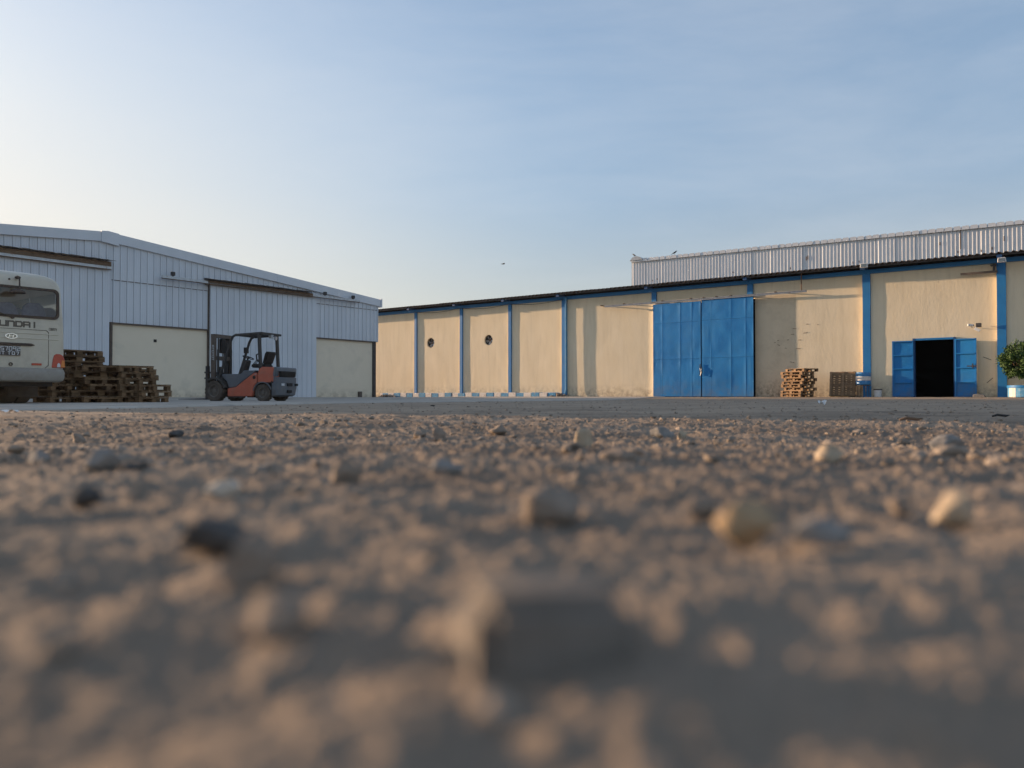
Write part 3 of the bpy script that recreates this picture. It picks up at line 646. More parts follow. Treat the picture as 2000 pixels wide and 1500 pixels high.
# big sliding gate
GB = FR.Z(1370, 774.5)
def gate_leaf(x0, x1, z0, z1, y, sd):
    lf = MB().box(x0, x1, y+0.032, y+0.06, z0, z1).build('gate_leaf', M['blue_dark'], wr)
    nx, nz = 4, 3; xsn = [x0, x0+(x1-x0)*0.2, x0+(x1-x0)*0.58, x0+(x1-x0)*0.82, x1]; zs = [z0, z0+(z1-z0)*0.40, z0+(z1-z0)*0.79, z1]
    if sd: xsn = [x0, x0+(x1-x0)*0.19, x0+(x1-x0)*0.58, x0+(x1-x0)*0.86, x1]
    for i in range(nx):
        for j in range(nz):
            a, b, c, d = xsn[i]+0.004, xsn[i+1]-0.004, zs[j]+0.004, zs[j+1]-0.004
            def f(u, v):
                X_, Z_ = a+(b-a)*u, c+(d-c)*v; e = min(u*(b-a), (1-u)*(b-a), v*(d-c), (1-v)*(d-c))
                k = min(1, e/0.12)
                return (X_, y-0.010-0.022*k*float(fbm(X_*1.1+sd*7, Z_*1.0, 71, 3))-0.004*(1-min(1, e/0.03)), Z_)
            mb = MB(); mb.grid(f, 12, 16)
            mb.add([(a,y-0.012,c),(b,y-0.012,c),(b,y+0.032,c),(a,y+0.032,c)], [(0,1,2,3)]); mb.add([(a,y-0.012,c),(a,y-0.012,d),(a,y+0.032,d),(a,y+0.032,c)], [(3,2,1,0)])
            mb.build('sheet_panel', M['blue_gate'], lf, smoothed=True, fix=False)
    return lf
gl0 = gate_leaf(GX0, GXM-0.025, GB, GT, -0.30, 0); gl1 = gate_leaf(GXM+0.025, GX1, GB, GT+0.03, -0.30, 1)
MB().box(GXM-0.06, GXM-0.03, -0.375, -0.34, 1.2, 1.75).box(GXM+0.03, GXM+0.06, -0.375, -0.34, 1.3, 1.6).build('gate_handle', M['steel_dark'], wr)
zl = 1.42; MB().tube([(GXM-0.05,-0.385,zl+0.12),(GXM,-0.40,zl-0.02),(GXM+0.04,-0.385,zl+0.10),(GXM+0.02,-0.39,zl-0.12),(GXM-0.03,-0.39,zl-0.25)], 0.013, 6).build('lock_chain', M['galv'], wr)
for i in range(5): MB().box(GX0+0.5+i*0.95, GX0+0.6+i*0.95, -0.32, -0.26, Zb, GB).build('gate_roller', M['steel_dark'], wr)
# track rail with brackets, and its hanger rod
ra, rb = FR.at(1181, 602, -0.36), FR.at(1575, 573.5, -0.36); zt = (ra[1]+rb[1])/2
MB().box(ra[0], rb[0], -0.37, -0.30, GT+0.035, GT+0.12).box(ra[0], rb[0], -0.39, -0.37, GT+0.10, GT+0.13).build('track_rail', M['rail_grey'], wr)
for px in (1181, 1225, 1300, 1355, 1380, 1405, 1433, 1520):
    x = fx(px); MB().box(x-0.03, x+0.03, -0.40, 0.0, GT+0.125, GT+0.17).build('rail_bracket', M['rust'], wr)
MB().box(GX0, GX1, -0.36, -0.30, GT+0.031, GT+0.034).build('gate_head', M['blue_dark'], wr)
x = fx(1575); MB().tube([(x-0.1,-0.34,GT+0.05),(x-0.1,-0.34,EAVE+0.0)], 0.028, 8).build('hanger_rod', M['rust'], wr)
# rail stub under the eave on the right
(xa, za), (xb, zb) = FR.at(1876, 536, -0.2), FR.at(1948, 534, -0.2)
MB().box(xa, xb, -0.22, -0.15, za-0.03, za+0.05).build('track_rail', M['steel_brown'], wr)
MB().box(xb-0.16, xb-0.08, -0.22, -0.05, za+0.05, za+0.32).box(xb-0.24, xb-0.02, -0.25, -0.05, za+0.24, za+0.30).build('rail_bracket', M['steel_dark'], wr)
# small open double door
MB().box(DX0-0.05, DX0+0.03, -0.06, 0.2, Zb, DZ+0.05).build('door_frame', M['blue_dark'], wr)
MB().box(DX1-0.03, DX1+0.05, -0.06, 0.2, Zb, DZ+0.05).build('door_frame', M['blue_dark'], wr)
MB().box(DX0+0.035, DX1-0.035, -0.05, 0.15, DZ-0.04, DZ+0.045).build('door_frame', M['blue'], wr)
def door_leaf(xh, w, side, ang):
    lf = MB().box(0, w, -0.004, 0.012, 0, DZ-Zb-0.07).build('door_leaf', M['blue_gate'], wr)
    lf.location = (xh, -0.08, Zb+0.03); lf.rotation_euler = (0, 0, ang)
    h = DZ-Zb-0.07
    MB().box(0, 0.055, -0.045, -0.004, 0, h).build('stile', M['blue_gate'], lf); MB().box(w-0.055, w, -0.045, -0.004, 0, h).build('stile', M['blue_gate'], lf)
    for k in range(5):
        z = (h-0.05)*k/4; MB().box(0.057, w-0.057, -0.065, -0.004, z, z+0.045).build('rail', M['blue_gate'], lf)
    for k in range(4):
        z = (h-0.05)*k/4+0.05; z2 = (h-0.05)*(k+1)/4-0.005
        MB().grid(lambda u, v: (0.06+(w-0.12)*u, -0.008-0.010*float(fbm(u*1.5+k*3+xh, v*1.5, 81, 2))*4*u*(1-u), z+(z2-z)*v), 8, 8).build('sheet_panel', M['blue_gate'], lf, smoothed='all')
    return lf
wl = DX0-fx(1745); l1 = door_leaf(DX0-0.02, wl, -1, math.pi)
l1.rotation_euler = (0, 0, 0); l1.location.x = DX0-0.02-wl; l1.rotation_euler = (0, 0, R(2))
l2 = door_leaf(DX1+0.02, fx(1908)-DX1, 1, R(-5))
MB().box(wl*0.55, wl*0.95, -0.07, -0.045, 1.24, 1.28).box(wl*0.78, wl*0.83, -0.075, -0.045, 1.18, 1.36).build('latch', M['steel_dark'], l2)
# sagging cable under the eave of the left bays, scratches gouged in the plaster
x0, x1 = P_small[0], P_big[0]
pts = []
for i in range(37):
    t = i/36; pts.append((x0+(x1-x0)*t, -0.20, BEAM0+0.02-0.28*math.sin(math.pi*(t*3 % 1))*0.5-0.0))
MB().tube(pts, 0.013, 5).build('cable', M['cable'], wr)
for (px, py, l, tl) in ((1552,642,0.16,0),(1573,650,0.20,.1),(1548,653,0.15,0),(1562,664,0.12,0),(1559,681,0.20,0),(1514,669,0.06,0),(1521,674,0.12,-.4),(1535,680,0.07,0),(1545,707,0.10,-.2),(1550,708,0.08,.2),(1539,664,0.08,.3),(1520,665,0.08,.3),(1577,633,0.12,0),(1597,634,0.06,0)):
    x, z = FR.at(px, py); yy = wavy(x, z)-0.004; MB().bar((x-l/2, yy, z-tl*l/2), (x+l/2, yy, z+tl*l/2), 0.02, 0.018).build('gouge', M['rust'], wr)
for (p0, p1) in (((1920,697),(1936,703)),((1927,748),(1939,738))):
    (xa, za), (xb, zb) = FR.at(*p0), FR.at(*p1); MB().bar((xa,wavy(xa,za)-0.004,za), (xb,wavy(xb,zb)-0.004,zb), 0.02, 0.02).build('gouge', M['stone_dark'], wr)

# lamps and boxes fixed to the cream wall
def floodlight(px, py, lab, dp=-0.3, ang=0.0):
    x, z = FR.at(px, py, dp); p = FR.w(x, dp, z); t = thing('floodlight', lab, 'floodlight', p, FR.a+ang, 'floodlights on the cream warehouse')
    MB().prism([(-0.15,-0.09),(0.15,-0.09),(0.13,0.09),(-0.13,0.09)], -0.12, 0.02, 'y').build('housing', M['white'], t, bevel=0.012)
    MB().box(-0.12, 0.12, -0.127, -0.121, -0.07, 0.07).build('lens', M['lens'], t)
    MB().bar((-0.0,0.02,0.0), (0,0.16,0.03), 0.04, 0.02).build('bracket', M['steel_dark'], t)
    return t
floodlight(1688, 519, 'pale floodlight under the eave above the pillar left of the open door', -0.95)
floodlight(1957, 508, 'small floodlight under the eave above the rightmost blue pillar', -0.95)
x, z = FR.at(1906, 636, -0.35); t = thing('floodlight', 'dark boxy floodlight with white underside above the open blue door', 'floodlight', FR.w(x, -0.30, z), FR.a, 'floodlights on the cream warehouse')
MB().box(0.0, 0.19, -0.10, 0.05, -0.06, 0.10).build('housing', M['steel_dark'], t, bevel=0.01)
MB().prism([(-0.08,-0.15),(0.10,-0.26),(0.18,-0.18),(0.0,-0.06)], -0.08, 0.0, 'y').build('reflector', M['white'], t, bevel=0.008)
MB().bar((0.09,0.05,0.02), (0.09,0.30,0.02), 0.04, 0.04).build('bracket', M['steel_dark'], t)
x, z = FR.at(1896, 635.5, -0.3); t = thing('security_camera', 'small white security camera beside the dark boxy floodlight', 'security camera', FR.w(x, -0.28, z), FR.a)
MB().tube([(-0.1,-0.06,0.02),(0.08,0.02,0.0)], 0.05, 12).build('camera_body', M['white'], t, smoothed=True)
MB().tube([(0.085,0.022,0),(0.10,0.03,-0.003)], 0.04, 10).build('lens', M['cable'], t)
MB().bar((0.0,0,-0.03), (0.03,0.28,-0.08), 0.03, 0.03).build('bracket', M['white'], t)

# painted kerb along the left bays ------------------------------------------------
kb = thing('painted_kerb', 'low kerb of worn blue and white painted blocks along the cream wall', 'kerb', (FR.o.x, FR.o.y, 0), FR.a)
ka, kbx = fx(748, -0.35), fx(1086, -0.35); n = 25; rg = random.Random(3)
kz = FR.Z(900, 767.5, -0.35); kz0 = FR.Z(900, 774.8, -0.35)
for i in range(n):
    a = ka+(kbx-ka)*i/n+rg.uniform(-.05, .05)*0; b = ka+(kbx-ka)*(i+1)/n; h = rg.uniform(-.03, .02)
    MB().box(a+0.012, b-0.012, -0.42+rg.uniform(-.02,.02), -0.03, kz0-0.25, kz+h).build('kerb_block', M['blue_light'] if i % 2 == 0 else M['white_paint'], kb, bevel=0.02)
MB().box(ka-0.6, kbx+0.7, -0.03+0.004, 0.0, kz0-0.2, kz+0.02).build('white_band', M['white_paint'], kb)
def rubble(cx, cy, w, d, n, lab, zz, mk, name='rubble_heap'):
    rg = random.Random(int(cx*10)); mb = MB()
    for i in range(n):
        vs, fs = ROCK1[rg.randrange(len(ROCK1))]; s = rg.uniform(0.08, 0.24); x, y = rg.uniform(-w, w), rg.uniform(-d, d)
        mb.add([(v[0]*s+x, v[1]*s+y, v[2]*s+rg.uniform(0,0.01)+zz+0.20*(1-abs(x)/w)*rg.random()) for v in vs], fs)
    p = FR.w(cx, cy, 0); o = mb.build(name, M[mk]); o.location = p; o.rotation_euler = (0,0,FR.a); tag(o, lab, 'rubble', None, 'stuff')
rubble(fx(756,-0.6), -0.6, 0.9, 0.2, 34, 'grey rubble lying at the left end of the painted kerb', Zb, 'stone_grey')
rubble(fx(1092,-0.5), -0.45, 0.5, 0.2, 26, 'broken brown rubble at the right end of the painted kerb', Zb+0.02, 'stone_brown')

# ================================================================== WHITE SHEET HALL behind
hall = thing('white_sheet_hall', 'tall hall clad in white ribbed metal sheets rising behind the cream warehouse', 'building', (FH.o.x, FH.o.y, 0), FH.a)
HT = FH.Z(1500, 482); HX0, HX1 = FH.X(1234), FH.X(2000)+6
def ribbed(w, h, ribs, amp=0.026):
    mb = MB(); p = w/ribs; pts = []
    for i in range(ribs):
        o = i*p; pts += [(o,0),(o+p*0.52,0),(o+p*0.64,-amp),(o+p*0.84,-amp),(o+p*0.96,0)]
    pts.append((w,0))
    for (x, y) in pts: mb.v += [(x,y,0),(x,y,h)]
    for i in range(len(pts)-1): a = i*2; mb.f.append((a,a+2,a+3,a+1)); mb.m.append(0)
    return mb
SHW = 0.875; nS = int((HX1-HX0)/SHW); sh = ribbed(SHW-0.006, HT-4.6, 5).mesh('wall_sheet', M['sheet'], fix=False)
for i in range(nS):
    linkmesh('wall_sheet', sh, hall, (HX0+i*SHW, random.uniform(-0.012, 0.012), 4.6))
for i in range(int((HX1-HX0)/0.35)):   # short overlapping caps along the top edge
    x = HX0+i*0.35; MB().prism([(x+0.01,HT-0.13),(x+0.338,HT-0.13),(x+0.345,HT+0.0),(x+0.30,HT+0.055),(x+0.05,HT+0.035+random.uniform(0,0.02))], -0.115+random.uniform(-.01,.01), 0.02, 'y').build('ridge_cap', M['sheet'], hall)
mb = MB(); mb.box(HX0+0.01, HX1, 0.07, 0.25, 0, HT-0.02).box(HX0+0.01, HX0+0.2, 0.25, 16, 0, HT-0.03).box(HX1-0.2, HX1, 0.25, 16, 0, HT-0.03).box(HX0+0.01, HX1, 16, 16.2, 0, HT-0.02)
mb.box(HX0+0.01, HX1, 0.0, 16.2, HT-0.015, HT+0.03).build('wall', M['sheet'], hall)
MB().prism([(HX0-0.05,HT-0.05),(HX0+0.75,HT-0.02),(HX0+0.62,HT+0.12),(HX0+0.38,HT+0.20),(HX0+0.12,HT+0.14)], -0.16, 0.3, 'y').build('end_cap', M['galv'], hall)
for (px, py, l) in ((1432,532,.07),(1544,524,.1),(1578,503,.2),(1575,505,.2),(1666,513,.1),(1678,511,.1),(1876,468,.9),(1871,492,.1),(1917,490,.1),(1938,485,.12),(1961,466,.22),(1836,476,.15),(1275,548,.08),(1284,545,.08)):
    x, z = FH.at(px, py); MB().box(x-0.02, x+0.02, -0.036, -0.027, z-l/2, z+l/2).build('rust_streak', M['rust'], hall)

# ================================================================== GREY SHED (left)
gs = thing('grey_shed', 'grey ribbed metal gable shed with low cream block walls and sliding doors', 'building', (FL.o.x, FL.o.y, 0), FL.a)
lx = lambda px, d=0.0: FL.X(px, d)
AP = FL.at(208, 455); ER = FL.at(737, 586); XA, ZA = AP; XE, ZE = ER[0], ER[1]
pitch_ = (ZA-ZE)/(XE-XA); XW = 2*XA-XE
def rz(x): return ZA-abs(x-XA)*pitch_
CB = FL.Z(480, 648.5)                          # bottom of the cladding
SEAM = FL.Z(300, 556)
D2 = (lx(406), lx(614)); D1 = (lx(217)-6.2, lx(212.5, -0.12)); D2T = FL.Z(500, 560); D1T = FL.Z(100, 507)
PW = 0.245
def panel(x0, x1, z0, za, zb, y, parent, name='cladding_panel', m='clad'):
    """one pan with its standing rib on the left edge; za, zb = top height at x0, x1"""
    mb = MB(); w = x1-x0; r = 0.042
    pts = [(0.003,0.012),(0.003,-0.020),(r*0.25,-0.034),(r*0.75,-0.034),(r,-0.008),(w*0.38,-0.006),(w*0.40,-0.011),(w*0.46,-0.011),(w*0.48,-0.006),(w*0.70,-0.006),(w*0.72,-0.011),(w*0.78,-0.011),(w*0.80,-0.006),(w-0.004,-0.006),(w-0.004,0.012)]
    for (px_, py_) in pts: zt_ = za+(zb-za)*px_/w; mb.v += [(x0+px_, y+py_, z0),(x0+px_, y+py_, zt_)]
    for i in range(len(pts)-1): a = i*2; mb.f.append((a,a+2,a+3,a+1)); mb.m.append(0)
    return mb.build(name, M[m], parent, fix=False)
xs = lx(0)-1.9
while xs < XE-0.02:
    x1 = min(xs+PW, XE); ta, tb = rz(xs)-0.06, rz(x1)-0.06; xm = (xs+x1)/2
    zb = CB
    if D1[0] < xm < D1[1]: zb = D1T-0.3
    if D2[0] < xm < D2[1]: zb = D2T-0.3
    if zb < SEAM-0.2:
        panel(xs, x1, SEAM, ta, tb, 0.0, gs); panel(xs, x1, zb, SEAM+0.04, SEAM+0.04, 0.012, gs)
    else: panel(xs, x1, zb, ta, tb, 0.0, gs)
    xs = x1
xo = lx(0)-1.9
MB().prism([(XW,CB),(xo,CB),(xo,rz(xo)-0.06),(XA-0.0,ZA-0.06) if xo > XA else (xo-0.01,rz(xo-0.01)-0.06),(XW,ZE-0.06)], 0.0, 0.02, 'y').build('cladding', M['clad'], gs)
MB().prism([(XW+0.15,-0.1),(XE-0.15,-0.1),(XE-0.15,rz(XE-0.15)-0.15),(XA,ZA-0.15),(XW+0.15,rz(XW+0.15)-0.15)], 0.262, 0.30, 'y').build('added_gable_backing', M['interior'], gs)  # unseen sheet added to stop sunlight leaking through the gable
MB().box(XW, XW+0.02, 0.025, 0.26, -0.1, ZE-0.1).build('corner_trim', M['clad_trim'], gs)
for xa_, xb_ in ((lx(216), lx(404)), (lx(616), XE-0.01)): MB().box(xa_, xb_, -0.012, 0.0, SEAM-0.010, SEAM+0.012).build('lap_shade_strip', M['steel_brown'], gs)  # added dark strip standing in for the thin shadow at the seam
# block wall
def bwall(x0, x1):
    mb = MB(); mb.grid(lambda u, v: (x0+(x1-x0)*u, 0.045+0.008*float(fbm((x0+(x1-x0)*u)*1.0, v*2, 91, 2)), -0.2+(CB+0.02+0.2)*v), 24, 10)
    mb.box(x0, x1, 0.07, 0.25, -0.2, CB+0.02).build('block_wall', M['cream_block'], gs, smoothed=True, fix=False)
bwall(lx(217.5), lx(405.5)); bwall(lx(614.5), lx(728)); bwall(XW, D1[0])
for (a, b) in ((lx(217.5), lx(405.5)), (lx(614.5), lx(728))):
    n = 10
    MB().box(a, b, -0.05, 0.04, CB-0.055, CB-0.004).build('drip_flashing', M['steel_brown'], gs)
MB().box(lx(213.0), lx(217.4), -0.06, 0.2, 0, CB).build('steel_post', M['steel_brown'], gs)
MB().box(lx(728.3), lx(733.2), -0.03, 0.2, 0, CB).build('steel_post', M['steel_dark'], gs)
MB().box(lx(404.8), lx(407), -0.035, 0.1, 0.0, D2T).build('door_jamb', M['steel_brown'], gs)
x, z = FL.at(304, 665.5); MB().box(x-0.05, x+0.05, 0.02, 0.05, z-0.05, z+0.05).build('wall_hole', M['fl_black'], gs)
x = lx(704); MB().box(x-0.12, x+0.06, -0.05, 0.06, 0.05, 0.38).build('wall_niche', M['steel_brown'], gs)
# gable flashing and ridge piece
def flash(xa, xb, dz=0.0):
    d = 0.30 + dz
    MB().add([(xa,-0.10,rz(xa)-d),(xb,-0.10,rz(xb)-d),(xb,-0.10,rz(xb)+0.03),(xa,-0.10,rz(xa)+0.03),(xa,0.3,rz(xa)-d),(xb,0.3,rz(xb)-d),(xb,0.3,rz(xb)+0.03),(xa,0.3,rz(xa)+0.03)], [(0,1,2,3),(3,2,6,7),(4,5,1,0),(1,5,6,2),(4,0,3,7)]).build('gable_flashing', M['clad_trim'], gs)
edges = [XA+0.35, XA+3.6, XA+7.0, XA+10.2, XE+0.12]
for a, b in zip(edges[:-1], edges[1:]): flash(a+0.003, b-0.003, 0.0)
edges = [XA-0.2, XA-3.4, XA-6.6, XA-10, XW-0.1]
for a, b in zip(edges[:-1], edges[1:]): flash(b+0.003, a-0.003, 0.0)
xa, xb = XA-0.22, XA+0.38
MB().prism([(xa,rz(xa)-0.32),(XA,ZA-0.36),(xb,rz(xb)-0.38),(xb,rz(xb)+0.045),(XA,ZA+0.055),(xa,rz(xa)+0.045)], -0.13, 0.4, 'y').build('ridge_piece', M['clad_trim'], gs)
x = XE+0.05
MB().box(XE+0.121, XE+0.19, -0.14, 0.4, ZE-0.34, ZE+0.06).build('eave_gutter', M['clad_trim'], gs)
# roof slabs and other walls
DEP = 30
MB().add([(XA,0.32,ZA),(XE+0.1,0.32,ZE),(XE+0.1,DEP,ZE),(XA,DEP,ZA),(XA,0.32,ZA-0.1),(XE+0.1,0.32,ZE-0.1),(XE+0.1,DEP,ZE-0.1),(XA,DEP,ZA-0.1)], [(0,1,2,3),(7,6,5,4),(0,4,5,1),(1,5,6,2),(2,6,7,3)]).build('roof', M['clad'], gs)
MB().add([(XA,0.32,ZA),(XW-0.1,0.32,ZE),(XW-0.1,DEP,ZE),(XA,DEP,ZA),(XA,0.32,ZA-0.1),(XW-0.1,0.32,ZE-0.1),(XW-0.1,DEP,ZE-0.1),(XA,DEP,ZA-0.1)], [(3,2,1,0),(4,5,6,7),(0,1,5,4),(1,2,6,5),(2,3,7,6)]).build('roof', M['clad'], gs)
MB().box(XE-0.15, XE-0.0, 0.26, DEP, -0.1, ZE-0.11).build('side_wall', M['clad'], gs); MB().box(XW, XW+0.15, 0.26, DEP, -0.1, ZE-0.11).build('side_wall', M['clad'], gs)
MB().box(XW, XE, DEP, DEP+0.15, -0.1, ZE).build('rear_wall', M['clad'], gs)
MB().box(XE-0.02, XE+0.02, -0.045, 0.25, CB-0.02, ZE-0.1).build('corner_trim', M['clad_trim'], gs)
# sliding doors
def slide_door(x0, x1, zb, zt, y, name='sliding_door'):
    d = MB().box(x0, x1, y+0.02, y+0.05, zb, zt).build(name, M['clad_trim'], gs)
    n = int((x1-x0)/PW); w = (x1-x0)/n
    for i in range(n): panel(x0+i*w, x0+(i+1)*w, zb, zt, zt, y, d)
    return d
d2b = FL.Z(590, 776.5, -0.12)
slide_door(D2[0]+0.01, D2[1], d2b, D2T, -0.12); slide_door(D1[0], D1[1], d2b, D1T, -0.12)
MB().box(D2[0]+0.02, D2[1], -0.13, -0.03, d2b-0.04, d2b-0.002).build('door_guide', M['steel_dark'], gs)
def hood(pa, pb, dp, ovh, parent=gs):
    (xa, za), (xb, zb) = FL.at(*pa, dp), FL.at(*pb, dp); z = (za+zb)/2
    MB().box(xa, xb, dp+0.02, -0.03, z-0.17, z-0.02).build('canopy_box', M['rust'], parent)
    n = 46; mb = MB(); w = (xb-xa+ovh)
    for i in range(n+1):
        x = xa-0.06+w*i/n; h = 0.022*math.sin(i*math.pi/1.0+0.3*math.sin(i)) + random.uniform(-.012,.012); mb.v += [(x,-0.0,z+0.10+h),(x,dp-0.13,z+0.02+h),(x,-0.0,z+0.085+h),(x,dp-0.13,z+0.005+h)]
    for i in range(n): a = i*4; mb.f += [(a,a+1,a+5,a+4),(a+2,a+6,a+7,a+3),(a+1,a+3,a+7,a+5)]; mb.m += [0]*3
    mb.build('canopy_sheet', M['rust_roof'], parent, fix=False)
hood((-140,461), (218,512), -0.30, 0.16); hood((408,547), (612,571.5), -0.30, 0.12)
def rail(pa, pb, dp):
    (xa, za), (xb, zb) = FL.at(*pa, dp), FL.at(*pb, dp); z = (za+zb)/2
    MB().box(xa, xb, dp, dp+0.05, z-0.045, z+0.045).box(xa, xb, dp-0.02, dp, z-0.05, z-0.02).build('track_rail', M['galv'], gs); MB().box(xa, xb, dp+0.005, dp+0.045, z-0.075, z-0.046).build('rail_shade_strip', M['rust'], gs); return z  # lower brown strip is the shadow under the rail, put into colour
z1 = rail((-140,478), (218,523), -0.26); z2 = rail((317,538), (703,589.5), -0.26)
for px in (335, 633, 688):
    x = lx(px, -0.2); t = thing('wall_lamp', {335:'small dark lamp on the left end of the shed door rail',633:'tiny dark lamp on the rail beside the rusty canopy',688:'small dark lamp at the right end of the shed door rail'}[px], 'lamp', FL.w(x, -0.235, z2+0.045), FL.a, 'small lamps on the door rail of the grey shed')
    MB().box(-0.07,0.07,-0.07,0.05,0.03,0.17).build('housing', M['steel_dark'], t, bevel=0.015); MB().box(-0.02,0.02,-0.02,0.02,0.0,0.03).build('bracket', M['steel_dark'], t)

# ================================================================== PALLETS
def make_pallet(name, label, loc, rotz, mk, Lx=1.2, Wy=0.8, group=None, seed=0, nb=5):
    """origin at the base centre; long side along local x"""
    rg = random.Random(seed); t = thing(name, label, 'pallet', loc, rotz, group); ch = []
    bw_ = [0.145,0.10,0.145,0.10,0.145]; ys = [-Wy/2+0.0725, -Wy/4+0.02, 0, Wy/4-0.02, Wy/2-0.0725]
    if nb > 5: ys = [-Wy/2+0.05+(Wy-0.1)*i/(nb-1) for i in range(nb)]; bw_ = [0.082]*nb
    tb = {}
    for y, w in zip(ys, bw_):
        k = round(w, 3)
        if k not in tb: tb[k] = MB().box(-Lx/2, Lx/2, -w/2, w/2, 0, 0.022).mesh('top_board', M[mk])
        ch.append(linkmesh('top_board', tb[k], t, (rg.uniform(-.01,.01), y, 0.1145+rg.uniform(0,.004)), (0,0,rg.uniform(-.01,.01))))
    sm = MB().box(-0.0725, 0.0725, -Wy/2, Wy/2, 0, 0.021).mesh('cross_board', M[mk]); xs_ = [-Lx/2+0.0725, 0, Lx/2-0.0725]
    for x in xs_: ch.append(linkmesh('cross_board', sm, t, (x, 0, 0.0925)))
    bk = MB().box(-0.0725, 0.0725, -0.05, 0.05, 0, 0.070).mesh('block', M[mk], bevel=0.004)
    for x in xs_:
        for y in (-Wy/2+0.05, 0, Wy/2-0.05): ch.append(linkmesh('block', bk, t, (x+rg.uniform(-.006,.006), y, 0.022)))
    bb = MB().box(-Lx/2, Lx/2, -0.05, 0.05, 0, 0.0215).mesh('bottom_board', M[mk])
    for y in (-Wy/2+0.05, 0, Wy/2-0.05): ch.append(linkmesh('bottom_board', bb, t, (0, y, 0)))
    return t, ch
PH = 0.1415
ORD = ['topmost','second','third','fourth','fifth','sixth','seventh','eighth','ninth']
proto = {}
def stack(px, D, n, rot, mk, where, group, seed, jitter=0.05, frame_a=FL.a, zbase=None, skew=None):
    u = (px-1000)/FPX; x, y = u*D, D; z = (float(gbase(x, y))+0.012) if zbase is None else zbase; rg = random.Random(seed)
    for k in range(n):
        top = n-1-k
        w = 'bottom' if (k == 0 and n > 1) else ORD[top]
        lab = ('single weathered wooden pallet '+where) if n == 1 else (f'{w} wooden pallet ' + ('' if w in ('topmost','bottom') else 'from the top ') + 'of ' + where)
        a = frame_a + rot + rg.uniform(-.09,.09) + (math.pi/2 if rg.random() < 0.12 and jitter < 0.1 else 0)
        loc = (x+rg.uniform(-jitter,jitter), y+rg.uniform(-jitter,jitter), z+k*PH)
        r_ = (rg.uniform(-.008,.008)*0, 0, a)
        if mk not in proto: proto[mk] = make_pallet('wooden_pallet', lab, loc, a, mk, group=group, seed=seed)
        else: dup(proto[mk][0], proto[mk][1], loc, r_, lab, group)
GP = 'brown pallets piled beside the bus'
stack(140, 19.6, 9, 0.05, 'wood', 'the tallest pallet stack behind the bus', GP, 1, 0.05)
stack(110, 17.9, 4, math.pi/2+0.05, 'wood', 'the low stack half hidden under the bus bumper', GP, 2, 0.06)
stack(186, 18.2, 6, math.pi/2-0.1, 'wood', 'the left one of two joined flat-topped stacks', GP, 3, 0.035)
stack(240, 18.6, 6, math.pi/2+0.08, 'wood', 'the right one of two joined flat-topped stacks', GP, 4, 0.035)
stack(250, 20.8, 6, 0.1, 'wood', 'the gappy stack showing behind the flat-topped stacks', GP, 5, 0.05)
stack(270, 18.9, 3, math.pi/2+0.12, 'wood', 'the low ragged stack ending the pile', GP, 6, 0.12)
sx, sz = FR.at(1561, 776, -0.95); p = FR.w(sx, -0.95)
GP2 = 'sunlit pallets stacked by the cream wall'
stack(1000+FPX*p.x/p.y, p.y, 9, -0.47, 'wood_paler', 'the sunlit stack right of the big blue gate', GP2, 9, 0.11, FR.a, Zb+0.02)
for k, (pc, w, lab) in enumerate(((1635.5, 0.60, 'upright dark pallet leaning on the cream wall, the one nearer the sunlit stack'), (1659, 0.56, 'upright dark pallet leaning on the cream wall, the one nearer the blue drum'))):
    t, ch = make_pallet('wooden_pallet', lab, (0,0,0), 0, 'wood_dark', w, 1.10, 'upright pallets leaning on the cream wall', 30+k, 11)
    eb = MB().box(-0.045, 0.045, -0.55, 0.55, 0, 0.022).mesh('edge_board', M['wood_dark'])
    for sx_ in (-1, 1): linkmesh('edge_board', eb, t, (sx_*(w/2-0.05), 0, 0.142))
    q = FR.w(fx(pc, -0.3), -0.28-0.02*k, Zb+0.58); t.location = q; t.rotation_euler = (R(82), 0, FR.a)

# ================================================================== drum, bucket, block, planter
q = FR.w(fx(1686,-0.75), -0.75); t = thing('blue_drum', 'blue plastic drum with a white band held up on a thin steel stand', 'drum', (q.x, q.y, Zb+0.02), FR.a)
z0, z1 = 0.52, 1.07
MB().lathe([(0,z0),(0.26,z0),(0.295,z0+0.03),(0.30,z0+0.15),(0.295,z0+0.19)], (0,0,0), 'z', 28).lathe([(0.295,z0+0.37),(0.30,z0+0.40),(0.30,z1-0.06),(0.28,z1-0.01),(0.25,z1),(0.23,z1-0.03),(0,z1-0.03)], (0,0,0), 'z', 28).build('drum_shell', M['drum'], t, smoothed=True)
MB().lathe([(0.29,z0+0.19),(0.306,z0+0.20),(0.306,z0+0.36),(0.29,z0+0.37)], (0,0,0), 'z', 28).build('white_band', M['white_paint'], t, smoothed=True)
for a in (0.6, 2.2, 3.8, 5.4): MB().tube([(0.24*math.cos(a),0.24*math.sin(a),0),(0.24*math.cos(a),0.24*math.sin(a),z0)], 0.014, 6).build('leg', M['steel_brown'], t)
MB().lathe([(0.27,z0-0.03),(0.30,z0-0.03),(0.30,z0-0.002),(0.27,z0-0.002),(0.27,z0-0.03)], (0,0,0), 'z', 24).build('stand_ring', M['steel_brown'], t)
q = FR.w(fx(1714.5,-0.5), -0.5); t = thing('white_bucket', 'white plastic bucket standing right of the blue pillar', 'bucket', (q.x, q.y, Zb+0.02), FR.a)
MB().lathe([(0,0.0),(0.135,0.0),(0.145,0.01),(0.165,0.33),(0.155,0.33),(0.135,0.04),(0,0.04)], (0,0,0), 'z', 24).build('tub', M['white'], t, smoothed=True)
MB().lathe([(0.163,0.30),(0.178,0.30),(0.178,0.345),(0.155,0.345),(0.155,0.331),(0.163,0.30)], (0,0,0), 'z', 24).build('rim', M['steel_dark'], t, smoothed=True)
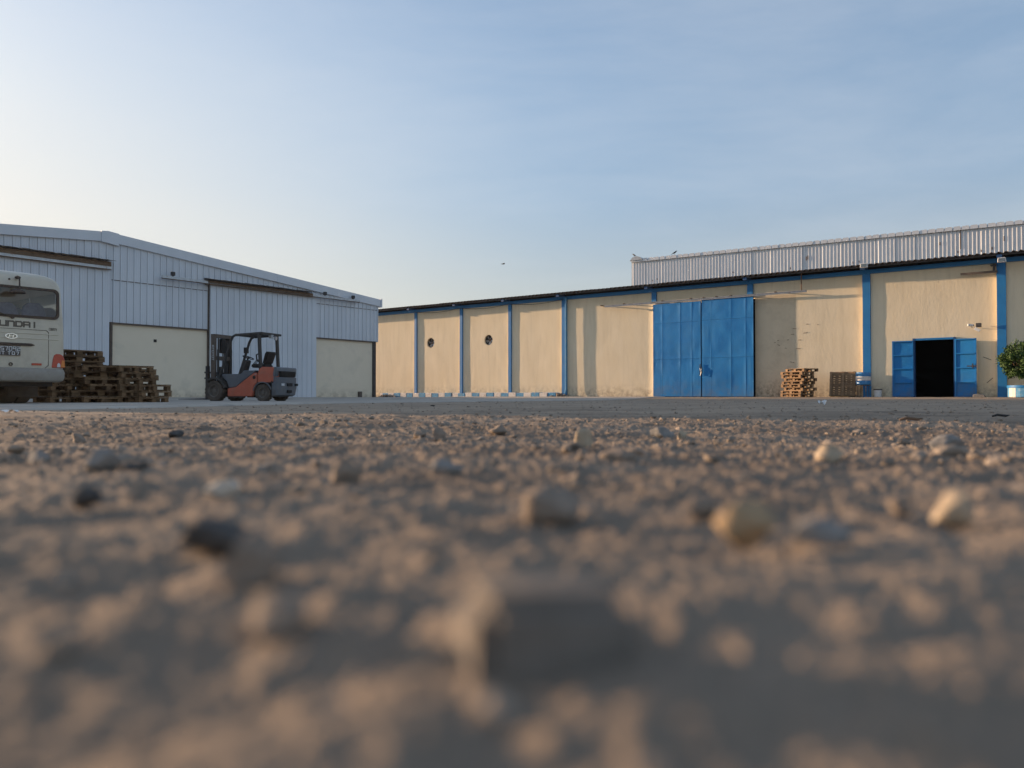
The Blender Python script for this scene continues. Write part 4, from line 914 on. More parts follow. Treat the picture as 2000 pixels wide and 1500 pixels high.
MB().tube([(0.172*math.cos(a), -0.03-0.10*math.sin(a), 0.31-0.16*math.sin(a)) for a in [math.pi*i/12 for i in range(13)]], 0.005, 5).build('handle', M['galv'], t)
q = FR.w(fx(1912,-0.45), -0.42); o = MB().prism([(-0.22,0),(0.23,0),(0.19,0.11),(-0.02,0.15),(-0.20,0.13)], -0.14, 0.14, 'y').build('concrete_lump', M['stone_grey'], bevel=0.02); o.location = (q.x, q.y, Zb); o.rotation_euler = (0,0,FR.a)
tag(o, 'grey concrete lump on the ground below the right door leaf', 'concrete lump')
pq = FR.w(fx(2004,-1.2), -1.25); t = thing('planter', 'squat planter painted in blue and white patches at the right edge', 'planter', (pq.x, pq.y, Zb-0.03), FR.a)
n = 12
for k in range(n):
    mb = MB(); a0, a1 = 2*math.pi*k/n+0.004, 2*math.pi*(k+1)/n-0.004
    prof = [(0.50,0.0),(0.60,0.06),(0.60,0.40),(0.50,0.40),(0.46,0.2)]
    for r_, h in prof: mb.v += [(r_*math.cos(a0), r_*math.sin(a0), h), (r_*math.cos((a0+a1)/2)*1.0, r_*math.sin((a0+a1)/2), h), (r_*math.cos(a1), r_*math.sin(a1), h)]
    for i in range(len(prof)-1):
        for j in range(2): a = i*3+j; mb.f.append((a,a+1,a+4,a+3)); mb.m.append(0)
    mb.build('planter_panel', M['white_paint'] if k % 2 else M['blue_light'], t, fix=False)
MB().lathe([(0.49,0.405),(0.625,0.405),(0.63,0.43),(0.62,0.50),(0.49,0.50),(0.49,0.405)], (0,0,0), 'z', 28).build('rim', M['blue'], t, smoothed=True)
MB().lathe([(0.48,0.42),(0.0,0.46)], (0,0,0), 'z', 20).build('soil', M['stone_dark'], t)
sh_ = thing('green_shrub', 'dense round green shrub growing from the painted planter', 'shrub', (pq.x, pq.y, Zb+0.40), FR.a)
rg = random.Random(12); tr = MB(); tr.tube([(0.02,0,0),(0.05,0.01,0.2),(0.02,0,0.42)], [0.065,0.055,0.045], 8)
tips = []
for i in range(11):
    a = i*2.4; e = rg.uniform(0.1, 0.7); p1 = (0.28*math.cos(a), 0.28*math.sin(a), 0.5+0.35*e); p2 = (0.62*math.cos(a)*(1.1-e*0.6), 0.62*math.sin(a)*(1.1-e*0.6), 0.55+0.95*e)
    tr.tube([(0.02,0,0.38), p1, p2], [0.03,0.018,0.006], 5); tips.append(p2)
tr.build('trunk', M['bark'], sh_, smoothed=True)
lv = MB(); cl = []
for i in range(95):
    a = rg.uniform(0, 6.283); zc = rg.uniform(-1, 1); r0 = math.sqrt(1-zc*zc)*rg.uniform(0.72, 1.0)
    cl.append((0.86*r0*math.cos(a), 0.86*r0*math.sin(a), 1.02+0.68*zc*rg.uniform(0.8, 1.02), rg.uniform(0.12, 0.24)))
for i in range(30): a = rg.uniform(0, 6.283); r0 = rg.uniform(0, 0.6); cl.append((r0*math.cos(a), r0*math.sin(a), rg.uniform(0.7,1.4), 0.25))
for (cx, cy, cz, cr) in cl:
    for k in range(120):
        d = Vector((rg.gauss(0,1), rg.gauss(0,1), rg.gauss(0,1))).normalized(); p = Vector((cx,cy,cz))+d*cr*rg.uniform(0.25,1.05)
        if p.z < 0.3: continue
        u = Vector((rg.gauss(0,1), rg.gauss(0,1), rg.gauss(0,1)+0.6)).normalized(); w = u.cross(d).normalized(); l = rg.uniform(0.05,0.10); b = l*0.30
        lv.add([p-u*l*0.5, p+w*b, p+u*l*0.6, p-w*b], [(0,1,2,3)])
cr_ = lv.build('crown', M['leaf'], sh_, fix=False)

# ================================================================== FORKLIFT (x forward, y to its left = towards the camera)
fp = (-7.04, 23.48)
fk = thing('forklift', 'dusty orange and grey forklift parked with its mast towards the block wall', 'forklift', (fp[0], fp[1], float(gbase(*fp))+0.011), math.atan2(0.3, -0.954))
def mirror(poly): return poly
def wheel(x, y, r, w, side, nt_):
    wh = MB()
    wh.lathe([(r*0.60,-w/2),(r*0.93,-w/2),(r*0.99,-w/2+0.03),(r,0),(r*0.99,w/2-0.03),(r*0.93,w/2),(r*0.60,w/2)], (0,0,0), 'y', 36)
    for k in range(nt_):
        a = 2*math.pi*k/nt_
        for s in (-1, 1):
            b = a+(0.5 if s > 0 else 0)*2*math.pi/nt_; c, sn = math.cos(b), math.sin(b); tx, tz = -sn, c; q = []
            for (rr, hw) in ((r*0.955,0.035),(r*1.012,0.027)):
                for dx, yy in ((-hw, s*w*0.04),(hw, s*w*0.04),(hw, s*w*0.505),(-hw, s*w*0.505)): q.append((c*rr+tx*dx, yy, sn*rr+tz*dx))
            wh.add(q, [(4,5,6,7),(0,1,5,4),(1,2,6,5),(2,3,7,6),(3,0,4,7)])
    o = wh.build('wheel', M['tyre'], fk, smoothed=True); o.location = (x, y, r)
    MB().lathe([(0,side*w*0.30),(r*0.20,side*w*0.32),(r*0.22,side*w*0.20),(r*0.48,side*w*0.16),(r*0.54,side*w*0.46),(r*0.62,side*w*0.48),(r*0.62,0)], (0,0,0), 'y', 24).build('rim', M['rim'], o, smoothed=True)
    for k in range(6):
        a = k*math.pi/3; MB().tube([(r*0.36*math.cos(a), side*w*0.15, r*0.36*math.sin(a)),(r*0.36*math.cos(a), side*w*0.24, r*0.36*math.sin(a))], 0.014, 6).build('nut', M['rim'], o)
for s in (1, -1):
    wheel(0.0, s*0.41, 0.252, 0.19, s, 16); wheel(1.60, s*0.47, 0.305, 0.23, s, 18)
MB().tube([(0,-0.4,0.25),(0,0.4,0.25)], 0.05, 8).build('rear_axle', M['fl_black'], fk); MB().tube([(1.6,-0.4,0.30),(1.6,0.4,0.30)], 0.09, 10).build('front_axle', M['fl_black'], fk)
# chassis, side panels, hood
MB().box(-0.25, 1.45, -0.30, 0.30, 0.14, 0.60).build('chassis', M['fl_black'], fk)
def cxz(p): return (0.00256*(1150-p[0]), 0.00221*(1097-p[1]))
side = [cxz(p) for p in [(690,1030),(690,925),(800,908),(850,868),(910,820),(1040,722),(1085,722),(1085,848),(1060,870),(1035,920),(1022,1030)]]
step = [cxz(p) for p in [(640,800),(600,742),(640,735),(860,735),(900,690),(1060,690),(1040,718),(905,818),(846,865),(797,904),(700,920),(690,880),(670,830)]]
fender = []
for k in range(15):
    a = R(168)-k*R(118)/14; fender.append((1.60+0.40*math.cos(a), 0.305+0.40*math.sin(a)))
fin = [(1.60+0.345*math.cos(R(168)-k*R(118)/14), 0.305+0.345*math.sin(R(168)-k*R(118)/14)) for k in range(15)]
for s in (1, -1):
    y0, y1 = sorted((s*0.40, s*0.515)); MB().prism(side, y0, y1, 'y').build('side_panel', M['fl_orange'], fk, bevel=0.018, seg=2)
    y0, y1 = sorted((s*0.28, s*0.49)); MB().prism(step, y0, y1, 'y').build('step_panel', M['fl_grey'], fk, bevel=0.015)
    y0, y1 = sorted((s*0.34, s*0.60)); MB().prism(fender+fin[::-1], y0, y1, 'y').build('front_fender', M['fl_dark'], fk, bevel=0.008)
    x, z = cxz((1045,782)); MB().lathe([(0.0,s*0.522),(0.045,s*0.522),(0.055,s*0.515),(0.055,s*0.50)], (x,0,z), 'y', 16).build('fuel_cap', M['fl_black'], fk, smoothed=True)
    MB().box(0.64, 1.16, *sorted((s*0.40, s*0.50)), 0.115, 0.15).build('step_plate', M['fl_dark'], fk)
    x, z = cxz((1065,740)); MB().box(x-0.03, x+0.03, *sorted((s*0.515, s*0.53)), z-0.008, z+0.008).build('hood_catch', M['galv'], fk)
MB().box(0.55, 1.42, -0.40, 0.40, 0.56, 0.62).build('floor_plate', M['fl_dark'], fk)
MB().box(1.28, 1.46, -0.42, 0.42, 0.60, 0.80).build('dashboard', M['fl_dark'], fk, bevel=0.03)
hood = [cxz(p) for p in [(1088,842),(1088,700),(1100,662),(1125,644),(1290,650),(1312,665),(1330,842)]]
MB().prism(hood, -0.47, 0.50, 'y').build('hood', M['fl_orange'], fk, bevel=0.035, seg=3)
MB().prism([cxz(p) for p in [(1095,846),(1095,724),(1260,724),(1260,846)]], 0.497, 0.508, 'y').build('hood_panel', M['fl_orange'], fk)
# counterweight: rounded plan, stacked outline
def cw_ring(z, xr, hw, rc):
    pts = []
    for k in range(7): a = R(90)+R(90)*k/6; pts.append((xr+rc+rc*math.cos(a), hw-rc+rc*math.sin(a), z))
    for k in range(7): a = R(180)+R(90)*k/6; pts.append((xr+rc+rc*math.cos(a), -hw+rc+rc*math.sin(a), z))
    return pts
def loft(rings, front_x):
    mb = MB(); n = len(rings[0])+2
    for rg_ in rings:
        z = rg_[0][2]; mb.v += [(front_x(z), rg_[0][1], z)]+rg_+[(front_x(z), rg_[-1][1], z)]
    for j in range(len(rings)-1):
        for k in range(n): a = j*n+k; b = j*n+(k+1) % n; mb.f.append((a,b,b+n,a+n)); mb.m.append(0)
    mb.f.append(tuple(range(n))); mb.m.append(0); e = (len(rings)-1)*n; mb.f.append(tuple(range(e+n-1, e-1, -1))); mb.m.append(0)
    return mb
loft([cw_ring(0.14,-0.44,0.45,0.16), cw_ring(0.19,-0.53,0.49,0.18), cw_ring(0.40,-0.565,0.51,0.18), cw_ring(0.535,-0.565,0.51,0.18)], lambda z: -0.30-0.02*(z > 0.3)).build('counterweight', M['fl_grey'], fk, smoothed=True)
loft([cw_ring(0.54,-0.555,0.505,0.18), cw_ring(0.70,-0.56,0.505,0.18)], lambda z: -0.37).build('counterweight_upper', M['fl_grey'], fk, smoothed=True)
for s in (1, -1):
    y0, y1 = sorted((s*0.36, s*0.53)); MB().prism([(-0.36,0.705),(-0.44,0.705),(-0.47,0.86),(-0.48,0.98),(-0.42,0.995),(-0.40,0.99),(-0.36,0.80)], y0, y1, 'y').build('counterweight_shoulder', M['fl_grey'], fk, bevel=0.03, seg=2)
MB().prism([(-0.46,0.705),(-0.53,0.715),(-0.55,0.86),(-0.46,0.87)], -0.355, 0.355, 'y').build('radiator_recess', M['fl_black'], fk)
for k in range(5): z = 0.725+k*0.026; MB().box(-0.575, -0.545, -0.35, 0.35, z, z+0.008).build('grille_bar', M['fl_dark'], fk)
loft([cw_ring(0.872,-0.545,0.50,0.15), cw_ring(0.965,-0.53,0.50,0.15), cw_ring(0.99,-0.49,0.47,0.13)], lambda z: -0.40).build('rear_cowl', M['fl_grey'], fk, smoothed=True)
MB().box(-0.60, -0.52, -0.13, 0.13, 0.44, 0.53).build('tow_recess', M['fl_black'], fk, bevel=0.01); MB().box(-0.60, -0.52, -0.10, 0.10, 0.25, 0.33).build('pin_recess', M['fl_black'], fk, bevel=0.01)
MB().box(-0.592, -0.56, -0.42, -0.28, 0.45, 0.52).build('rear_lamp', M['fl_black'], fk); MB().box(-0.592, -0.56, 0.28, 0.40, 0.45, 0.52).build('rear_lamp', M['clear_lamp'], fk)
for s in (1,-1):   # wheel arch lip over the rear wheel
    pts = [(0.0+0.305*math.cos(a), s*0.505, 0.252+0.305*math.sin(a)) for a in [R(12)+R(150)*k/12 for k in range(13)]]
    MB().tube(pts, 0.018, 6).build('arch_lip', M['fl_grey'], fk, smoothed=True)
    MB().box(-0.30, 0.30, *sorted((s*0.30, s*0.49)), 0.53, 0.575).build('arch_liner', M['fl_dark'], fk)
# overhead guard
RT = 1.975
for s in (1, -1):
    y = s*0.44
    MB().tube([(1.53,y,0.66),(1.38,y,1.05),(1.20,y,1.55),(1.12,y,1.78),(1.05,y,1.90),(0.93,y,RT-0.02)], 0.037, 8).build('front_pillar', M['fl_dark'], fk, smoothed=True)
    MB().bar((0.16,y,RT-0.02), (0.10,y,0.90), 0.075, 0.10, up=(0,1,0)).build('rear_pillar', M['fl_dark'], fk, bevel=0.012)
    MB().bar((0.95,y,RT-0.035), (0.06,y,RT+0.005), 0.07, 0.07).build('roof_rail', M['fl_dark'], fk, bevel=0.012)
MB().bar((0.93,-0.40,RT-0.03), (0.93,0.40,RT-0.03), 0.07, 0.06).build('roof_cross_bar', M['fl_dark'], fk); MB().bar((0.06,-0.47,RT+0.0), (0.06,0.47,RT+0.0), 0.08, 0.06).build('roof_cross_bar', M['fl_dark'], fk)
for k in range(7): y = -0.345+k*0.115; MB().bar((0.90,y,RT-0.025), (0.09,y,RT+0.01), 0.02, 0.04).build('roof_bar', M['fl_dark'], fk)
MB().prism([(0.10,RT-0.12),(0.02,RT-0.12),(0.00,RT-0.02),(0.12,RT-0.02)], -0.06, 0.06, 'y').build('roof_lamp', M['galv'], fk, bevel=0.01)
MB().tube([(0.16,-0.33,RT-0.09),(0.10,-0.34,RT-0.10)], 0.06, 12).build('work_lamp', M['clear_lamp'], fk); 
o = MB().box(1.22, 1.37, -0.56, -0.50, 1.46, 1.64).build('mirror', M['fl_black'], fk, bevel=0.01); MB().bar((1.24,-0.51,1.55), (1.18,-0.44,1.58), 0.015, 0.015).build('mirror_arm', M['fl_black'], fk)
# seat, wheel, levers
MB().prism([(0.12,0.99),(0.58,0.99),(0.60,1.05),(0.55,1.11),(0.14,1.09)], -0.23, 0.23, 'y').build('seat', M['fl_black'], fk, bevel=0.03, seg=2)
MB().prism([(0.14,1.09),(0.22,1.09),(0.12,1.44),(0.05,1.47),(0.0,1.44)], -0.22, 0.22, 'y').build('seat_back', M['fl_black'], fk, bevel=0.04, seg=2)
MB().tube([(0.16,0.27,1.10),(0.34,0.28,1.20),(0.36,0.28,1.36),(0.26,0.28,1.40)], 0.022, 6).build('hip_guard', M['fl_black'], fk, smoothed=True)
MB().prism([(0.98,0.62),(1.14,0.62),(0.98,1.17),(0.88,1.24),(0.80,1.20)], -0.11, 0.11, 'y').build('steering_column', M['fl_dark'], fk, bevel=0.02)
c = Vector((0.84,0,1.30)); nrm = Vector((-0.35,0,0.94)).normalized(); e1 = Vector((0,1,0)); e2 = nrm.cross(e1)
MB().tube([c+(e1*math.cos(a)+e2*math.sin(a))*0.16 for a in [2*math.pi*k/20 for k in range(21)]], 0.014, 6, caps=False).tube([c-e1*0.15, c+e1*0.15], 0.012, 6).tube([c, c-nrm*0.10], 0.025, 6).build('steering_wheel', M['fl_black'], fk, smoothed=True)
for k in range(3): y = -0.22-k*0.06; MB().tube([(0.86,y,1.08),(0.72,y,1.22),(0.60,y,1.25)], [0.009,0.009,0.016], 6).build('lever', M['fl_black'], fk)
# mast: outer and inner channels, cross members, lift cylinders, chains, carriage, forks
MT = 1.99
for s in (1, -1):
    y = s*0.36
    MB().prism([(1.70,0.12),(1.86,0.12),(1.86,MT),(1.70,MT)], y-0.035, y+0.035, 'y').build('mast_outer_rail', M['steel_brown'], fk, bevel=0.008)
    MB().box(1.755, 1.90, s*0.29-0.028, s*0.29+0.028, 0.16, MT-0.03).build('mast_inner_rail', M['steel_dark'], fk)
    MB().tube([(1.67,s*0.30,0.2),(1.67,s*0.30,MT-0.45)], 0.035, 10).tube([(1.67,s*0.30,MT-0.45),(1.67,s*0.30,MT-0.1)], 0.02, 8).build('lift_cylinder', M['fl_dark'], fk, smoothed=True)
    MB().box(1.80, 1.815, s*0.10-0.02, s*0.10+0.02, 0.5, MT-0.12).build('lift_chain', M['steel_dark'], fk)
    MB().tube([(1.38,s*0.34,0.62),(1.70,s*0.34,0.78)], 0.035, 8).build('tilt_cylinder', M['fl_dark'], fk)
    MB().prism([(2.0,0.10),(2.04,0.045),(2.09,0.045),(2.09,1.05),(2.03,1.05)], s*0.27-0.06, s*0.27+0.06, 'y').prism([(2.05,0.045),(3.07,0.055),(3.07,0.068),(2.091,0.09)], s*0.27-0.06, s*0.27+0.06, 'y').build('fork', M['steel_dark'], fk)
MB().box(1.70, 1.86, -0.39, 0.39, MT-0.10, MT+0.005).build('mast_top_beam', M['steel_brown'], fk); MB().box(1.68, 1.72, -0.36, 0.36, 1.22, 1.34).build('mast_cross_beam', M['steel_brown'], fk); MB().box(1.68, 1.80, -0.36, 0.36, 0.16, 0.34).build('mast_foot_beam', M['steel_dark'], fk)
MB().box(1.70, 1.78, -0.10, 0.10, MT-0.55, MT-0.12).build('hose_reel', M['fl_black'], fk)
for z in (0.66, 0.83): MB().box(1.905, 2.025, -0.46, 0.46, z, z+0.045).build('carriage_bar', M['steel_dark'], fk)
for s in (-1, 1): MB().box(1.905, 1.93, s*0.20-0.02, s*0.20+0.02, 0.30, 0.95).build('carriage_upright', M['steel_dark'], fk)
mbt, tw = lettering('TOvOTA', 0.055, 0.062, 0.022, 0.014, lambda u, v, d: (1.81-v, 0.3965+d, 1.22+u), 0.003)
mbt.build('rail_lettering', M['galv'], fk, fix=False)

# ================================================================== BUS (x right, y forward along the bus, rear face at y = 0)
bx_, by_ = -9.31, 14.82
FB = Frame(bx_, by_, R(52.75))
bus = thing('minibus', 'cream minibus seen from behind with brown lettering and a dusty bumper', 'bus', (bx_, by_, float(gbase(bx_, by_))+0.012), FB.a)
BW, BL = 1.93, 6.9
LV = [(0.44,0.02),(0.66,0.0),(1.00,-0.012),(1.25,-0.008),(1.50,0.0),(1.66,0.006),(2.17,0.042),(2.26,0.055),(2.34,0.085),(2.40,0.13),(2.44,0.19),(2.475,0.28),(2.50,0.40),(2.515,0.55),(2.525,0.75)]
REAR = [-0.80,-0.72,-0.5,-0.25,0,0.25,0.5,0.72,0.80]; SIDE = [0.15,0.35,1.45,1.53,2.75,2.83,4.05,4.13,5.3,5.4,6.5,6.75]
def outline(inset):
    W = BW/2-inset; y0, y1 = inset*0.55, BL-inset*0.6; r = max(0.10, 0.13); fxs = (W-r)/(BW/2-0.13); pts = []
    for x in REAR: pts.append((x/0.835*(BW/2-0.13)*fxs, y0))
    pts[0] = (-(W-r), y0); pts[-1] = (W-r, y0)
    for k in range(1, 6): a = R(-90)+R(90)*k/6; pts.append((W-r+r*math.cos(a), y0+r+r*math.sin(a)))
    for y in SIDE: pts.append((W, min(max(y, y0+r), y1-r)))
    for k in range(1, 6): a = R(90)*k/6; pts.append((W-r+r*math.cos(a), y1-r+r*math.sin(a)))
    for x in (0.8, 0.0, -0.8): pts.append((max(-(W-r), min(W-r, x)), y1))
    for k in range(1, 6): a = R(90)+R(90)*k/6; pts.append((-W+r+r*math.cos(a), y1-r+r*math.sin(a)))
    for y in SIDE[::-1]: pts.append((-W, min(max(y, y0+r), y1-r)))
    for k in range(1, 6): a = R(180)+R(90)*k/6; pts.append((-W+r+r*math.cos(a), y0+r+r*math.sin(a)))
    return pts
mb = MB(); n = len(outline(0)); nR = len(REAR); sideR0 = nR+5; ns = len(SIDE); sideL0 = sideR0+ns+5+3+5
for z, ins in LV: mb.v += [(p[0], p[1], z) for p in outline(ins)]
WL, WH = 5, 6
winR = [1, 3, 5, 7, 9]; winR = [(sideR0+i) for i in (1, 3, 5, 7, 9)]
skip = set()
for k in range(0, nR-1): skip.add(k)                               # rear window
for i in (1, 3, 5, 7, 9): skip.add(sideR0+i); skip.add(sideL0+(ns-2-i))
fw = set(range(sideR0+ns+5-1, sideR0+ns+5+3))
for j in range(len(LV)-1):
    for k in range(n):
        if j == WL and (k in skip or k in fw): continue
        a = j*n+k; b = j*n+(k+1) % n; mb.f.append((a,b,b+n,a+n)); mb.m.append(0)
e = (len(LV)-1)*n; mb.f.append(tuple(e+k for k in range(n))); mb.m.append(0)
body = mb.build('body', M['bus'], bus, smoothed=True)
def yrear(z):
    for (za, ia), (zb, ib) in zip(LV[:-1], LV[1:]):
        if za <= z <= zb: return 0.55*(ia+(ib-ia)*(z-za)/(zb-za))
    return 0
def rrect(x0, x1, z0, z1, r, n=5):
    pts = []
    for cx, cz, a0 in ((x1-r,z1-r,0),(x0+r,z1-r,90),(x0+r,z0+r,180),(x1-r,z0+r,270)):
        for k in range(n+1): a = R(a0+90*k/n); pts.append((cx+r*math.cos(a), cz+r*math.sin(a)))
    return pts
def ring(out, inn, d0, d1, name, m, parent, yf):
    mb = MB(); n = len(out)
    for pts, d in ((out, d0), (out, d1), (inn, d1), (inn, d0)): mb.v += [(x, yf(z)+d, z) for x, z in pts]
    for j in range(4):
        for k in range(n): a = j*n+k; b = j*n+(k+1) % n; c = ((j+1) % 4)*n+(k+1) % n; d = ((j+1) % 4)*n+k; mb.f.append((a,b,c,d)); mb.m.append(0)
    return mb.build(name, m, parent, smoothed=True)
WX = 0.845
win = ring(rrect(-WX,WX,1.625,2.215,0.10), rrect(-WX+0.045,WX-0.045,1.672,2.168,0.07), 0.02, -0.022, 'rear_window', M['rubber_brown'], bus, yrear)
mb = MB(); pts = rrect(-WX+0.03,WX-0.03,1.655,2.185,0.08); mb.add([(x, yrear(z)-0.004, z) for x, z in pts], [tuple(range(len(pts)))]).build('pane', M['bus_glass'], win, fix=False)
# side glass
for s in (1, -1):
    for i in (1, 3, 5, 7, 9):
        ya, yb = SIDE[i], SIDE[i+1]; x0, x1 = BW/2-0.006-0.006, BW/2-0.042-0.006
        MB().add([(s*x0,ya+0.0,1.66),(s*x0,yb,1.66),(s*x1,yb,2.17),(s*x1,ya,2.17)], [(0,1,2,3)]).build('side_window', M['bus_glass'], bus, fix=False)
MB().add([(-0.8,BL-0.02,1.66),(0.8,BL-0.02,1.66),(0.8,BL-0.04,2.17),(-0.8,BL-0.04,2.17)], [(0,1,2,3)]).build('windscreen', M['bus_glass'], bus, fix=False)
MB().box(-BW/2+0.05, BW/2-0.05, 0.06, BL-0.1, 0.62, 0.68).build('floor', M['fl_dark'], bus)
# seats near the rear window
for (x, y, zt) in ((0.62,0.55,1.98),(0.12,0.55,1.95),(-0.35,0.55,1.97),(-0.72,0.55,1.95),(0.62,1.5,1.96),(0.12,1.55,1.93),(-0.6,1.5,1.96),(0.62,2.6,1.95),(-0.6,2.6,1.95)):
    w = 0.22; pts = [(x-w,1.0),(x+w,1.0),(x+w,zt-0.20),(x+w*0.82,zt-0.07),(x+w*0.45,zt),(x-w*0.45,zt),(x-w*0.82,zt-0.07),(x-w,zt-0.20)]
    MB().prism(pts, y, y+0.10, 'y').box(x-w, x+w, y+0.10, y+0.5, 1.0, 1.12).build('seat', M['seat_cloth'], bus, bevel=0.02)
# hatch outline, grooves, handle, plate, emblem, lamps
hp = [(-0.66,0.74),(-0.58,0.66),(0.58,0.66),(0.66,0.74),(0.66,1.37),(0.62,1.412),(-0.62,1.412),(-0.66,1.37)]
hi_ = [(x*0.988, 1.036+(z-1.036)*0.98) for x, z in hp]
ring(hp, hi_, 0.01, -0.006, 'hatch_seam', M['rubber_brown'], bus, yrear)
for z in (1.335, 1.24): MB().add([(-0.955,0.12,z-0.012),(0.955,0.12,z-0.012)], []) ; MB().box(-0.835, 0.835, yrear(z)-0.012, yrear(z)+0.02, z-0.010, z+0.010).build('groove_moulding', M['bus'], bus, bevel=0.004)
MB().prism([(-0.40,1.095),(0.34,1.095),(0.41,1.115),(0.34,1.145),(-0.40,1.145)], -0.045, 0.01, 'y').build('hatch_handle', M['rubber_brown'], bus, bevel=0.008)
pl = MB().box(-0.37, 0.155, -0.030, -0.012, 0.905, 1.085).build('number_plate', M['plate'], bus)
mbt, tw = lettering('257092', 0.046, 0.068, 0.023, 0.011, lambda u, v, d: (-0.245+u, -0.0305-d, 1.000+v), 0.003); mbt.build('plate_lettering', M['white'], pl, fix=False)
mbt, tw = lettering('IT T07', 0.040, 0.050, 0.030, 0.011, lambda u, v, d: (-0.21+u, -0.0305-d, 0.925+v), 0.003); mbt.build('plate_lettering', M['white'], pl, fix=False)
mbt, tw = lettering('HYUNDAI', 0.100, 0.086, 0.034, 0.029, lambda u, v, d: (-0.45+u, yrear(1.50)-0.001-d, 1.458+v), 0.004); mbt.build('name_lettering', M['letter'], bus, fix=False)
mbt, tw = lettering('COUNTY', 0.015, 0.045, 0.009, 0.0065, lambda u, v, d: (0.665+u, yrear(1.42)-0.001-d, 1.415+v), 0.003); mbt.build('small_lettering', M['letter'], bus, fix=False)
pts = [(0.105*math.cos(2*math.pi*k/28), 1.268+0.052*math.sin(2*math.pi*k/28)) for k in range(28)]; inn = [(0.086*math.cos(2*math.pi*k/28), 1.268+0.040*math.sin(2*math.pi*k/28)) for k in range(28)]
em = ring(pts, inn, 0.0, -0.026, 'emblem', M['chrome'], bus, yrear)
MB().bar((-0.045,-0.020,1.238),(-0.025,-0.020,1.300),0.014,0.012,up=(0,1,0)).bar((0.025,-0.020,1.236),(0.045,-0.020,1.298),0.014,0.012,up=(0,1,0)).bar((-0.033,-0.0205,1.265),(0.033,-0.0205,1.271),0.012,0.012,up=(0,1,0)).build('emblem_letter', M['chrome'], em)
for s in (1, -1):
    lp = [(s*0.715,0.70),(s*0.955,0.70),(s*0.95,0.85),(s*0.92,0.935),(s*0.87,0.965),(s*0.79,0.965),(s*0.755,0.935),(s*0.735,0.86)]
    if s < 0: lp = lp[::-1]
    tl = MB().prism(lp, -0.022, 0.10, 'y').build('tail_lamp', M['red_lamp'], bus, bevel=0.010)
    MB().prism([(s*0.875,0.71),(s*0.95,0.71),(s*0.945,0.83),(s*0.90,0.85)], -0.027, -0.015, 'y').build('indicator', M['amber_lamp'], tl)
    MB().prism([(s*0.805,0.71),(s*0.868,0.71),(s*0.86,0.77),(s*0.835,0.795),(s*0.812,0.77)], -0.028, -0.015, 'y').build('reversing_lamp', M['clear_lamp'], tl)
    MB().box(*sorted((s*0.36, s*0.53)), -0.020, 0.0, 0.735, 0.775).build('reflector', M['red_lamp'], bus)
MB().lathe([(0.018,-0.02),(0.034,-0.02),(0.034,0.0),(0.018,0.0),(0.018,-0.02)], (0.0,0,0.745), 'y', 14).build('lock', M['rubber_brown'], bus, smoothed=True)
bp = []
def bring(z, ex):
    W = BW/2+ex; r = 0.16; pts = [(-W, 0.55, z)]
    for k in range(7): a = R(180)+R(90)*k/6; pts.append((-W+r+r*math.cos(a), -0.075-ex+r+r*math.sin(a), z))
    for k in range(7): a = R(270)+R(90)*k/6; pts.append((W-r+r*math.cos(a), -0.075-ex+r+r*math.sin(a), z))
    return pts+[(W, 0.55, z)]
rings = [bring(0.42,-0.06), bring(0.45,-0.01), bring(0.52,0.012), bring(0.60,0.012), bring(0.655,0.0), bring(0.685,-0.03)]
mb = MB(); nb = len(rings[0])
for r_ in rings: mb.v += r_
for j in range(len(rings)-1):
    for k in range(nb-1): a = j*nb+k; mb.f.append((a,a+1,a+nb+1,a+nb)); mb.m.append(0)
e = (len(rings)-1)*nb; mb.f.append(tuple(e+k for k in range(nb))); mb.m.append(0)
mb.build('bumper', M['bus_bumper'], bus, smoothed=True)
MB().box(-0.80, 0.80, 0.15, BL-0.5, 0.34, 0.60).build('chassis', M['fl_black'], bus)
MB().tube([(-0.55,1.45,0.38),(0.55,1.45,0.38)], 0.09, 10).build('rear_axle', M['fl_black'], bus); MB().lathe([(0,-0.16),(0.14,-0.12),(0.17,0),(0.14,0.12),(0,0.16)], (0,1.45,0.38), 'y', 16).build('differential', M['steel_dark'], bus, smoothed=True)
for (x, w) in ((0.72,0.22),(0.47,0.22),(-0.72,0.22),(-0.47,0.22)):
    MB().lathe([(0.20,-w/2),(0.35,-w/2),(0.372,-w/2+0.03),(0.375,0),(0.372,w/2-0.03),(0.35,w/2),(0.20,w/2),(0.20,-w/2)], (x,1.45,0.375), 'x', 30).build('wheel', M['tyre'], bus, smoothed=True)
for x in (0.78,-0.78): MB().lathe([(0.20,-0.1),(0.35,-0.1),(0.375,0),(0.35,0.1),(0.20,0.1),(0.20,-0.1)], (x,5.6,0.375), 'x', 30).build('wheel', M['tyre'], bus, smoothed=True)
for s in (1,-1): MB().box(s*0.60-0.27, s*0.60+0.27, 0.98, 0.99, 0.14, 0.62).build('mud_flap', M['tyre'], bus)
MB().tube([(-0.45,0.0,0.30),(-0.45,1.2,0.36)], 0.035, 8).build('exhaust_pipe', M['rust'], bus)
